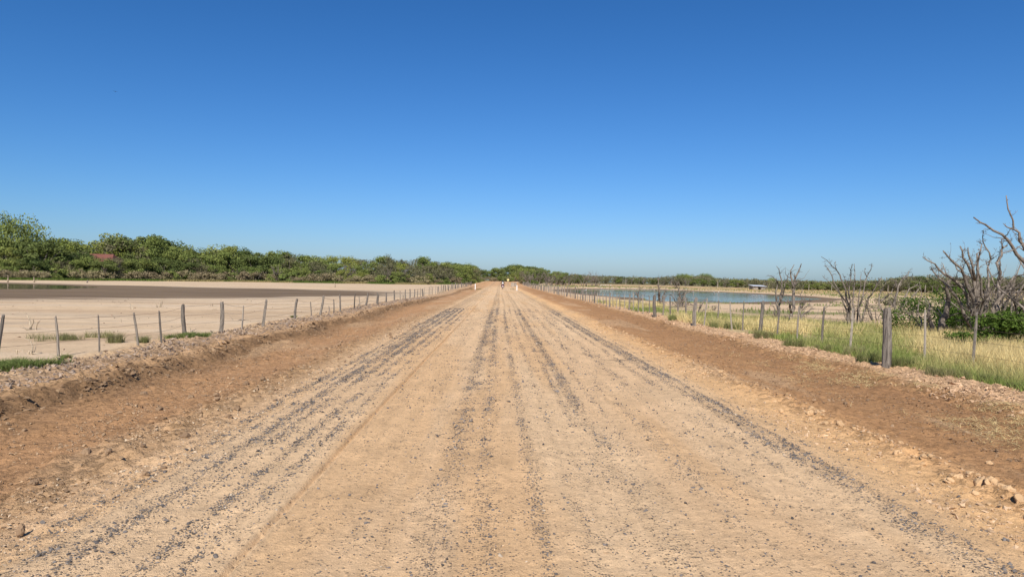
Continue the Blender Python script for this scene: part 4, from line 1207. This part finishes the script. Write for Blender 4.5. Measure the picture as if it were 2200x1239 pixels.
cg[g.random(n) < .04] = (.42, .34, .25)
P = np.stack([gx, gy, land(gx, gy) + s * .22], 1)
print('gravel', n)
near_ = gy < 6.5
nr_me = scatter(P[near_], S[near_], rocks1, g, 'gravel', cg[near_])
tag(link('gravel', nr_me, M['chips']), 'loose dark grey gravel close by on the dirt road', 'gravel', None, 'stuff')
tag(link('gravel', scatter(P[~near_], S[~near_] * 1.12, OCT, g, 'gravel', cg[~near_]), M['chips']), 'dark grey gravel strewn in bands farther along the dirt road', 'gravel', None, 'stuff')
NG = 22000
gy = np.exp(g.uniform(np.log(2.8), np.log(15), NG)); gx = g.uniform(-3.5, 4.2, NG)
s = 0.0034 * np.exp(g.normal(size=NG) * 0.4) * (0.7 + 0.05 * gy)
S = np.stack([s * g.uniform(.9, 1.5, NG), s * g.uniform(.7, 1.1, NG), s * g.uniform(.5, .9, NG)], 1)
tone = g.random(NG)[:, None]
cg = np.array([.30, .20, .12]) * (1 - tone) + np.array([.58, .42, .26]) * tone
tag(link('road_grit', scatter(np.stack([gx, gy, land(gx, gy) + s * .3], 1), S, OCT, g, 'road_grit', cg), M['chips']), 'fine tan grit lying on the dirt road', 'grit', None, 'stuff')
# single stones that show
import bmesh as _bm
STM = []
for k in range(8):
    V, F = rock_np(740 + k, 2, .12, .65)
    me = mesh_np('stone', V, F); me.materials.append(M['stone']); STM.append(me)
CLM = []
for k in range(8):
    V, F = rock_np(760 + k, 3, .06, .72)
    V = V * (0.55 + 0.95 * fbm(V[:, 0] * 2.1 + V[:, 2] * 1.3 + 3 * k, V[:, 1] * 2.1 - V[:, 2] * 1.7 + 7, 760 + k, 4))[:, None]
    me = mesh_np('mud_clod', V, F); me.materials.append(M['clod']); CLM.append(me)
CBM = []
for k in range(4):
    me = CLM[k].copy(); me.materials.clear(); me.materials.append(M['clodbrown']); CBM.append(me)
def rest(name, me, x, y, s, label, cat, group, sink=0.42, sc=(1, 1, 1)):
    o = link(name, me)
    o.location = (x, y, hz(x, y) + s * sc[2] * (0.6 - sink))
    o.rotation_euler = (rnd.uniform(-.3, .3), rnd.uniform(-.3, .3), rnd.uniform(0, 6.28))
    o.scale = (s * sc[0], s * sc[1], s * sc[2])
    return tag(o, label, cat, group)
cnt = 0
while cnt < 190:
    y = math.exp(rnd.uniform(math.log(3.0), math.log(13))); x = rnd.uniform(-3.2, 3.6)
    if rnd.random() > float(gravel_density(np.array([x]), np.array([y]))[0]) + 0.06: continue
    rest('stone', rnd.choice(STM), x, y, rnd.uniform(.011, .019) * (0.8 + y * .03), 'loose dark grey stone lying by itself on the dirt road', 'stone', 'loose stones on the road')
    cnt += 1
# ridge of dried mud clods along the right shoulder
for k in range(120):
    y = math.exp(rnd.uniform(math.log(5.0), math.log(40)))
    clus = 0.5 + 0.5 * math.sin(y * 2.1 + 1.0) * math.sin(y * 0.83)
    x = 4.40 + rnd.gauss(0, .13)
    s = rnd.uniform(.018, .048) * (0.5 + 0.9 * clus)
    rest('mud_clod', rnd.choice(CLM), x, y, s, ('small' if s < .03 else 'fist-sized') + ' pale dried mud clod in the low ridge between road and brown earth', 'clod', 'clods in the low ridge')
for k, (px_, py_, s) in enumerate([(2060, 1028, .09), (2085, 1022, .08), (2110, 1046, .13), (2130, 1052, .11), (2150, 1045, .07), (2040, 1036, .07), (2165, 1060, .09), (2095, 1062, .06), (1985, 982, .06), (2000, 990, .07), (2190, 1078, .09), (1935, 945, .06), (1760, 890, .06), (1900, 930, .05), (2125, 985, .06)]):
    b = on_plane(px_, py_, -.06)
    rest('mud_clod', CLM[k % 8], b.x, b.y, s * .62, 'big pale dried mud clod heaped in the low ridge beside brown earth', 'clod', 'clods in the low ridge', .38)
b = on_plane(44, 1148, -.05)
rest('mud_clod', CBM[0], b.x, b.y, .045, 'upright dark brown clod standing at the edge of the gravel', 'clod', None, -.2, (.7, .7, 1.3))
for k in range(80):
    y = math.exp(rnd.uniform(math.log(5.5), math.log(30))); x = rnd.gauss(-3.75, .35) if rnd.random() < .6 else rnd.uniform(-6.2, -4)
    rest('mud_clod', rnd.choice(CBM), x, y, rnd.uniform(.02, .06), 'brown earth clod on the scraped strip beside the sand flat', 'clod', 'clods on the scraped strip')
for k in range(50):
    y = math.exp(rnd.uniform(math.log(6.5), math.log(30))); x = rnd.uniform(4.8, 7.0)
    rest('mud_clod', rnd.choice(CBM), x, y, rnd.uniform(.015, .045), 'brown earth clod on the scraped strip beside the grass', 'clod', 'clods on the grass side strip')
# crusted spoil: countless flakes
def flakes(x0, x1, y0, y1, n, smin, smax, c0, c1, label, name, seed):
    g = np.random.default_rng(seed)
    y = np.exp(g.uniform(np.log(y0), np.log(y1), n)); x = g.uniform(x0, x1, n)
    k = g.random(n) < 0.15 + smooth(.4, .62, fbm(x * 1.4, y * .9, seed, 4)); x, y = x[k], y[k]; n = len(x)
    s = np.minimum(g.uniform(smin, smax, n) * np.exp(g.normal(size=n) * .35), smax * 1.6) * (0.85 + .012 * y)
    S = np.stack([s * g.uniform(.8, 1.5, n), s * g.uniform(.6, 1.1, n), s * g.uniform(.35, .8, n)], 1)
    t = g.random(n)[:, None]
    col = np.array(c0) * (1 - t) + np.array(c1) * t
    P = np.stack([x, y, land(x, y) + s * .15], 1)
    return tag(link(name, scatter(P, S, OCT, g, name, col, 1.0), M['chips']), label, 'earth crumbs', None, 'stuff')
flakes(-8.7, -6.9, 8, 70, 14000, .012, .038, (.17, .130, .105), (.34, .255, .185), 'grey-brown crusted earth flakes heaped along the sand flat fence', 'spoil_crumbs', 801)
flakes(-6.75, -6.2, 8, 70, 3500, .015, .045, (.15, .095, .055), (.27, .18, .105), 'dark crumbs on the cut bank', 'bank_crumbs', 802)
flakes(-6.3, -3.4, 4.5, 40, 20000, .006, .02, (.19, .125, .075), (.38, .26, .155), 'brown earth crumbs on the scraped strip beside the sand flat', 'strip_crumbs', 803)
flakes(7.3, 8.9, 8, 60, 11000, .010, .032, (.32, .205, .125), (.52, .35, .215), 'pinkish earth crumbs heaped along the grass edge', 'spoil_crumbs', 804)
flakes(4.5, 7.3, 6, 40, 13000, .005, .018, (.15, .095, .055), (.30, .20, .12), 'brown earth crumbs on the scraped strip beside the grass', 'strip_crumbs', 805)
flakes(-4.1, -2.9, 3.6, 35, 5200, .005, .017, (.34, .25, .16), (.50, .39, .27), 'whitish earth crumbs along the gravel edge', 'pale_crumbs', 806)
flakes(3.6, 4.7, 4.0, 35, 6500, .005, .022, (.33, .22, .13), (.50, .35, .22), 'tan earth crumbs along the low ridge', 'tan_crumbs', 807)
flakes(-40, -9.5, 11, 60, 1500, .010, .03, (.10, .075, .055), (.30, .22, .15), 'scattered dark crumbs and twigs on the bare sand flat', 'flat_debris', 808)
# straw lying on the brown earth to the right
g = np.random.default_rng(31)
n = 18000
y = np.exp(g.uniform(np.log(6.5), np.log(22), n)); x = np.where(g.random(n) < .6, g.normal(7.35, .25, n), g.normal(6.6, .45, n))
k = smooth(.45, .62, fbm(x * 1.3, y * 1.0, 191, 4)) * (1 - smooth(13, 22, y)) > g.random(n)
x, y = x[k], y[k]; n = len(x)
col = np.array([.62, .49, .25]) * (.7 + .6 * g.random(n))[:, None]
tag(link('straw', blades(np.stack([x, y, land(x, y) + .01], 1), g.uniform(.08, .22, n), np.full(n, .0035), col, g, 2.0, .22), M['grass']), 'cut yellow straw strewn along the bank foot', 'straw', None, 'stuff')

# ------------------------------------------------------------------ roadside posts, sign, panel
for k, (bx_, by_, ty_, lab) in enumerate([(1021, 621.3, 609.5, 'white marker post with green grass at its foot'), (1110.5, 624.3, 612.5, 'white marker post on the brown earth side of the road')]):
    b = on_plane(bx_, by_, -.05); b.z = hz(b.x, b.y)
    h = at_depth(bx_, ty_, b.y).z - b.z
    root = tag(empty('marker_post', b), lab, 'marker post', 'white marker posts')
    MB().box(-.08, .08, -.06, .06, -.15, h - .12, .02).build('shaft', M['white'], root)
    mb = MB(); mb.loft([[(-.078, -.058, h - .118), (.078, -.058, h - .118), (.078, .058, h - .118), (-.078, .058, h - .118)], [(-.06, -.04, h), (.06, -.04, h), (.06, .04, h), (-.06, .04, h)]])
    mb.build('cap', M['white'], root)
M['sign'] = mat_plain('sign_yellow', (.62, .50, .22), .5)
M['steel'] = mat_plain('galvanised', (.45, .44, .42), .5, .4)
yS = 205.0
b = at_depth(1091.5, 604, yS); b.z = hz(b.x, b.y)
root = tag(empty('road_sign', b), 'small yellow diamond road sign on a pale pole at the road end', 'road sign')
MB().tube([(0, 0, -.3), (0, 0, 1.95)], .06, 8).build('pole', M['postpale'], root)
pl = MB(); q = .42
pl.loft([[(0, -.075, 1.75 - q), (q, -.075, 1.75), (0, -.075, 1.75 + q), (-q, -.075, 1.75)], [(0, -.065, 1.75 - q), (q, -.065, 1.75), (0, -.065, 1.75 + q), (-q, -.065, 1.75)]])
pl.build('plate', M['sign'], root)
b = at_depth(1104, 609, 190); b.z = hz(b.x, b.y)
root = tag(empty('plank_panel', b), 'weathered grey-brown plank panel at the roadside by the trees', 'panel')
for k in range(7):
    x0 = -.75 + k * .215
    MB().box(x0, x0 + .2, -.02, .02, -.1, 1.15 + rnd.uniform(-.05, .05), .006).build('plank', M['postpale'], root)
MB().box(-.76, .76, .021, .06, .3, .4).build('rail', M['post'], root)
MB().box(-.76, .76, .021, .06, .8, .9).build('rail', M['post'], root)

# ------------------------------------------------------------------ far buildings, poles
M['roofred'] = mat_plain('red_roof', (.15, .055, .038), .8, 0, .2, 2)
M['wallcream'] = mat_plain('dull_wall', (.30, .24, .18), .9, 0, .1, 2)
M['tin'] = mat_plain('tin_roof', (.62, .63, .64), .45, .3, .1, 2)
M['shade'] = mat_plain('dark_glass', (.03, .03, .03), .3)
hy = 186.0
hx = X_at(224, hy)
root = tag(empty('farm_house', (hx, hy, hz(hx, hy)), .08), 'house with a red roof half hidden in the wood', 'house')
wl_ = MB(); wl_.box(-4, 4, -3, 3, -.3, 4.9); wl_.build('wall', M['wallcream'], root)
rf = MB()
rf.loft([[(-4.6, -3.7, 4.85), (4.6, -3.7, 4.85), (4.6, 3.7, 4.85), (-4.6, 3.7, 4.85)], [(-4.6, -3.7, 4.98), (4.6, -3.7, 4.98), (4.6, 3.7, 4.98), (-4.6, 3.7, 4.98)], [(-3.4, -.05, 7.0), (3.4, -.05, 7.0), (3.4, .05, 7.0), (-3.4, .05, 7.0)]])
rf.build('roof', M['roofred'], root)
for x in (-2.4, 2.0):
    f_ = MB().box(x - .5, x + .5, -3.06, -2.99, 1.1, 2.4).build('window', M['wallcream'], root)
    MB().box(x - .42, x + .42, -3.09, -3.061, 1.18, 2.32).build('pane', M['shade'], f_)
MB().box(-.45, .45, -3.06, -2.99, 0, 2.1).build('door', M['post'], root)
sy_ = 232.0
b = at_depth(1627, 623, sy_); b.z = hz(b.x, b.y)
h_ = at_depth(1627, 613, sy_).z - b.z
root = tag(empty('shed', b, .05), 'low open shed with a white tin roof on the far shore', 'shed')
w_ = 2.2
MB().box(-w_, -.35, -1.5, 1.5, -.1, h_ - .28).build('wall', M['postpale'], root)
MB().box(.75, w_, -1.5, 1.5, -.1, h_ - .28).build('wall', M['postpale'], root)
MB().box(-.348, .748, .9, 1.5, -.1, h_ - .28).build('back_wall', M['post'], root)
rf = MB(); rf.loft([[(-w_ - .25, -2.0, h_ - .26), (w_ + .3, -2.0, h_ - .36), (w_ + .3, 1.8, h_ + .05), (-w_ - .25, 1.8, h_ + .15)], [(-w_ - .25, -2.0, h_ - .20), (w_ + .3, -2.0, h_ - .30), (w_ + .3, 1.8, h_ + .12), (-w_ - .25, 1.8, h_ + .22)]])
rf.build('roof', M['tin'], root)
for x in (-w_ + .1, .2, w_ - .1):
    MB().tube([(x, -1.8, -.15), (x, -1.8, h_ - .27)], .06, 6).build('post', M['post'], root)
POLE = post_mesh(900, 7, 4, .06); POLE.materials.append(M['postpale'])
for k, (px_, by_, ty_) in enumerate([(1737, 625, 611), (1640, 623, 608), (1541, 621, 604), (1786, 626, 612), (1907, 627, 613), (1987, 628, 612), (1441.5, 617, 602), (1344, 613, 599)]):
    Yp = [245, 233, 270, 246, 246, 248, 300, 330][k]
    b = at_depth(px_, by_, Yp); b.z = hz(b.x, b.y)
    t = at_depth(px_, ty_, Yp)
    root = tag(empty('wooden_pole', b), 'pale wooden pole standing on the far shore of the blue pond', 'pole', 'poles on the far shore')
    o = link('shaft', POLE, None, root); o.scale = (.11, .11, t.z - b.z)
    MB().tube([(-.14, -.14, t.z - b.z - .18), (.14, -.14, t.z - b.z - .16)], .025, 5).build('cleat', M['post'], root)
for k, (px_, py_) in enumerate([(1405.5, 627), (1365, 625), (1447, 629), (1489, 634), (1534, 632), (1544, 634), (1315, 624), (1474, 626)]):
    b = on_plane(px_, py_, WATER_Z)
    gz = hz(b.x, b.y)
    root = tag(empty('stake', (b.x, b.y, gz)), 'whitish stake standing in the blue pond', 'stake', 'stakes in the blue pond')
    hh_ = 0.55 + .25 * rnd.random()
    o = link('shaft', POLE, None, root); o.scale = (.055, .055, hh_ + (WATER_Z - gz))
    MB().tube([(0, 0, hh_ + WATER_Z - gz - .2), (0, 0, hh_ + WATER_Z - gz - .05)], .075, 8).build('white_band', M['white'], root)

# ------------------------------------------------------------------ birds
M['feather'] = mat_plain('white_feather', (.8, .79, .76), .8, 0, .05)
M['bill'] = mat_plain('bill', (.55, .38, .08), .5)
M['black'] = mat_plain('black', (.02, .02, .02), .6)
bb = MB()
rings = []
for (t, y_, z_, r_) in ((0, -.26, .40, .01), (1, -.16, .42, .05), (2, -.02, .46, .085), (3, .10, .50, .075), (4, .17, .56, .035), (5, .20, .66, .022), (6, .17, .76, .02), (7, .20, .83, .028), (8, .27, .83, .012)):
    rings.append([(r_ * math.cos(a), y_ + (0.6 * r_ * math.sin(a) if 4 <= t <= 6 else 0), z_ + (r_ * math.sin(a) if t < 4 or t > 6 else 0.5 * r_ * math.sin(a))) for a in [2 * math.pi * j / 8 for j in range(8)]])
bb.loft(rings)
BODY = bb.mesh('body', True); BODY.materials.append(M['feather'])
LEGM = MB().tube([(0, 0, -.03), (0, -.01, .2), (0, .02, .42)], [.009, .008, .01], 5).mesh('leg'); LEGM.materials.append(M['black'])
BILL = MB().tube([(0, .26, .83), (0, .38, .81)], [.011, .002], 5).mesh('bill'); BILL.materials.append(M['bill'])
for k, (px_, py_) in enumerate([(1289, 619), (1293, 617.5), (1297, 618), (1301, 617.2), (1306, 617.3), (1312, 617), (1291.5, 621.2), (1258.5, 625.5)]):
    b = on_plane(px_, py_, -.15); 
    if b.y > 235: b = at_depth(px_, py_, 228 + k)
    b.z = max(hz(b.x, b.y), WATER_Z - .12)
    root = tag(empty('wading_bird', b, rnd.uniform(0, 6.28)), 'small white wading bird at the head of the blue pond', 'bird', 'white birds at the pond')
    link('body', BODY, None, root); link('bill', BILL, None, root)
    for sx in (-.035, .035):
        o = link('leg', LEGM, None, root); o.location.x = sx

# ------------------------------------------------------------------ motorcycle and rider
b = on_plane(1080, 623.0, 0); MY = 131.0; MX = at_depth(1080, 622, MY).x
MZ = hz(MX, MY)
M['tyre'] = mat_plain('tyre', (.02, .02, .02), .9); M['rim'] = mat_plain('rim', (.3, .3, .3), .4, .8)
M['redpaint'] = mat_plain('red_paint', (.32, .03, .025), .35); M['seatblk'] = mat_plain('seat_black', (.025, .025, .028), .7)
M['plate'] = mat_plain('white_plate', (.78, .78, .78), .5); M['lamp'] = mat_plain('red_lens', (.4, .02, .02), .3)
bike = tag(empty('motorcycle', (MX, MY, MZ)), 'red and black motorcycle ridden away down the dirt road', 'motorcycle')
def wheel(y, r):
    t = MB(); n_ = 28; m_ = 8
    rings = []
    for i in range(n_):
        a = 2 * math.pi * i / n_
        rings.append([(.05 * math.cos(2 * math.pi * j / m_), y + (r - .05 + .05 * math.sin(2 * math.pi * j / m_)) * math.cos(a), r + (r - .05 + .05 * math.sin(2 * math.pi * j / m_)) * math.sin(a)) for j in range(m_)])
    rings.append(rings[0]); t.loft(rings, True, False)
    w = t.build('wheel', M['tyre'], bike, True)
    h = MB()
    h.tube([(-.06, y, r), (.06, y, r)], .05, 10)
    for i in range(10):
        a = 2 * math.pi * i / 10
        h.tube([(0, y, r), (0, y + (r - .09) * math.cos(a), r + (r - .09) * math.sin(a))], .008, 4)
    h.build('rim', M['rim'], w)
wheel(-.62, .31); wheel(.66, .31)
mb = MB(); mb.tube([(0, .5, .85), (0, .15, .45), (0, -.3, .42), (0, -.45, .7)], .03, 6); mb.tube([(-.1, -.62, .31), (-.1, -.2, .45)], .025, 6); mb.tube([(.1, -.62, .31), (.1, -.2, .45)], .025, 6)
mb.tube([(-.09, .66, .31), (-.09, .5, .95)], .025, 6); mb.tube([(.09, .66, .31), (.09, .5, .95)], .025, 6); mb.build('frame', M['seatblk'], bike, True)
mb = MB(); mb.sphere((0, .0, .42), .17, 10, 8, (.8, 1.1, 1)); mb.build('engine', M['rim'], bike, True)
mb = MB(); mb.sphere((0, .22, .83), .17, 10, 8, (.8, 1.6, .7)); mb.build('fuel_tank', M['redpaint'], bike, True)
MB().box(-.13, .13, -.62, .08, .74, .83, .03).build('seat', M['seatblk'], bike)
mb = MB(); mb.loft([[(-.1, -.85, .72), (.1, -.85, .72), (.1, -.85, .8), (-.1, -.85, .8)], [(-.14, -.5, .6), (.14, -.5, .6), (.14, -.5, .74), (-.14, -.5, .74)]]); mb.build('tail_fairing', M['redpaint'], bike)
MB().box(-.09, .09, -.885, -.85, .70, .79, .012).build('tail_light', M['lamp'], bike)
MB().box(-.11, .11, -.90, -.87, .50, .65, .005).build('number_plate', M['plate'], bike)
mb = MB(); mb.tube([(-.40, .30, 1.06), (-.2, .42, 1.02), (0, .48, .98), (.2, .42, 1.02), (.40, .30, 1.06)], .017, 6); mb.build('handlebar', M['seatblk'], bike)
mb = MB(); mb.sphere((0, .62, .9), .11, 10, 6, (1, .7, 1)); mb.build('headlight', M['rim'], bike, True)
for sx in (-1, 1):
    mb = MB(); mb.tube([(sx * .3, .36, 1.05), (sx * .34, .36, 1.22)], .008, 4); mb.sphere((sx * .37, .35, 1.25), .06, 8, 6, (1.2, .3, .8)); mb.build('mirror', M['seatblk'], bike, True)
    MB().tube([(sx * .1, -.02, .33), (sx * .28, -.02, .33)], .016, 6).build('foot_peg', M['rim'], bike)
MB().tube([(.14, .0, .33), (.17, -.3, .33), (.19, -.85, .42)], [.025, .035, .04], 8).build('exhaust', M['rim'], bike, True)
MB().tube([(0, -.95, .36), (0, -.85, .62), (0, -.6, .68)], .04, 5).build('mudguard', M['redpaint'], bike)

def skin(name, verts, edges, radii, mat, parent, root=0, sub=2):
    me = bpy.data.meshes.new(name); me.from_pydata(verts, edges, []); me.update()
    o = link(name, me, mat, parent)
    md = o.modifiers.new('skin', 'SKIN'); md.use_smooth_shade = True
    for i, r_ in enumerate(radii):
        v = me.skin_vertices[0].data[i]; v.radius = (r_, r_) if not isinstance(r_, tuple) else r_
    me.skin_vertices[0].data[root].use_root = True
    sb = o.modifiers.new('sub', 'SUBSURF'); sb.levels = sub; sb.render_levels = sub
    return o
M['skin'] = mat_plain('skin', (.25, .14, .09), .6); M['shirt'] = mat_plain('white_shirt', (.55, .54, .52), .9); M['sleeve'] = mat_plain('black_cloth', (.025, .025, .03), .9)
M['jeans'] = mat_plain('dark_trousers', (.03, .035, .06), .9); M['helmet'] = mat_plain('black_helmet', (.015, .015, .017), .3)
rider = tag(empty('person', (MX, MY, MZ)), 'rider in a white-backed shirt and black sleeves seen from behind on a motorcycle', 'person')
V = [(0, -.22, .88), (0, -.22, 1.06), (0, -.16, 1.28), (0, -.10, 1.42), (0, -.05, 1.50), (0, -.01, 1.60), (0, .0, 1.70),
     (-.19, -.12, 1.40), (-.38, .02, 1.20), (-.40, .28, 1.08), (.19, -.12, 1.40), (.38, .02, 1.20), (.40, .28, 1.08),
     (-.11, -.18, .87), (-.24, .22, .80), (-.22, .0, .40), (-.22, .16, .35), (.11, -.18, .87), (.24, .22, .80), (.22, .0, .40), (.22, .16, .35)]
E = [(0, 1), (1, 2), (2, 3), (3, 4), (4, 5), (5, 6), (3, 7), (7, 8), (8, 9), (3, 10), (10, 11), (11, 12), (0, 13), (13, 14), (14, 15), (15, 16), (0, 17), (17, 18), (18, 19), (19, 20)]
Rd = [.15, .15, .165, .13, .06, .085, .075, .075, .052, .035, .075, .052, .035, .105, .075, .05, .045, .105, .075, .05, .045]
skin('body', V, E, Rd, M['sleeve'], rider)
skin('shirt', [(0, -.29, .95), (0, -.29, 1.06), (0, -.235, 1.28), (0, -.165, 1.40)], [(0, 1), (1, 2), (2, 3)], [.12, .125, .135, .10], M['shirt'], rider)
skin('trousers', [(0, -.22, .86), (-.11, -.18, .865), (-.24, .22, .79), (-.22, .0, .44), (.11, -.18, .865), (.24, .22, .79), (.22, .0, .44)], [(0, 1), (1, 2), (2, 3), (0, 4), (4, 5), (5, 6)], [.165, .12, .09, .065, .12, .09, .065], M['jeans'], rider)
mb = MB(); mb.sphere((0, .0, 1.68), .135, 12, 8, (.95, 1.1, 1.05)); hm = mb.build('helmet', M['helmet'], rider, True)
MB().box(-.09, .09, .125, .15, 1.62, 1.72, .01).build('visor', M['shade'], hm)
for sx in (-1, 1):
    Vh = [(sx * .40, .28, 1.08), (sx * .40, .34, 1.09)]; Eh = [(0, 1)]; Rh = [.03, .038]
    for f_ in range(4):
        i = len(Vh); x_ = sx * (.36 + .022 * f_)
        Vh += [(x_, .37, 1.10), (x_, .385 + .006 * (f_ in (1, 2)), 1.075), (x_, .36, 1.045)]; Eh += [(1, i), (i, i + 1), (i + 1, i + 2)]; Rh += [.010, .009, .008]
    i = len(Vh); Vh += [(sx * .37, .33, 1.05), (sx * .35, .35, 1.035)]; Eh += [(1, i), (i, i + 1)]; Rh += [.011, .009]
    skin('hand', Vh, Eh, Rh, M['skin'], rider, 0, 1)

# a lone bird high over the wood
bx_ = at_depth(248, 197, 210)
root = tag(empty('flying_bird', bx_, .6), 'tiny dark bird soaring alone in the blue sky', 'bird')
mb = MB(); mb.sphere((0, 0, 0), .12, 8, 6, (.6, 2.0, .6)); mb.build('body', M['black'], root, True)
for sx in (-1, 1):
    mb = MB(); mb.loft([[(sx * .04, -.1, 0), (sx * .04, .12, 0), (sx * .04, .12, .02), (sx * .04, -.1, .02)], [(sx * .3, -.06, .1), (sx * .3, .13, .1), (sx * .3, .13, .115), (sx * .3, -.06, .115)], [(sx * .62, -.10, .06), (sx * .62, -.03, .06), (sx * .62, -.03, .068), (sx * .62, -.10, .068)]])
    mb.build('wing', M['black'], root)
mb = MB(); mb.loft([[(-.03, -.2, 0), (.03, -.2, 0), (.03, -.2, .02), (-.03, -.2, .02)], [(-.09, -.4, 0), (.09, -.4, 0), (.09, -.4, .015), (-.09, -.4, .015)]]); mb.build('tail', M['black'], root)
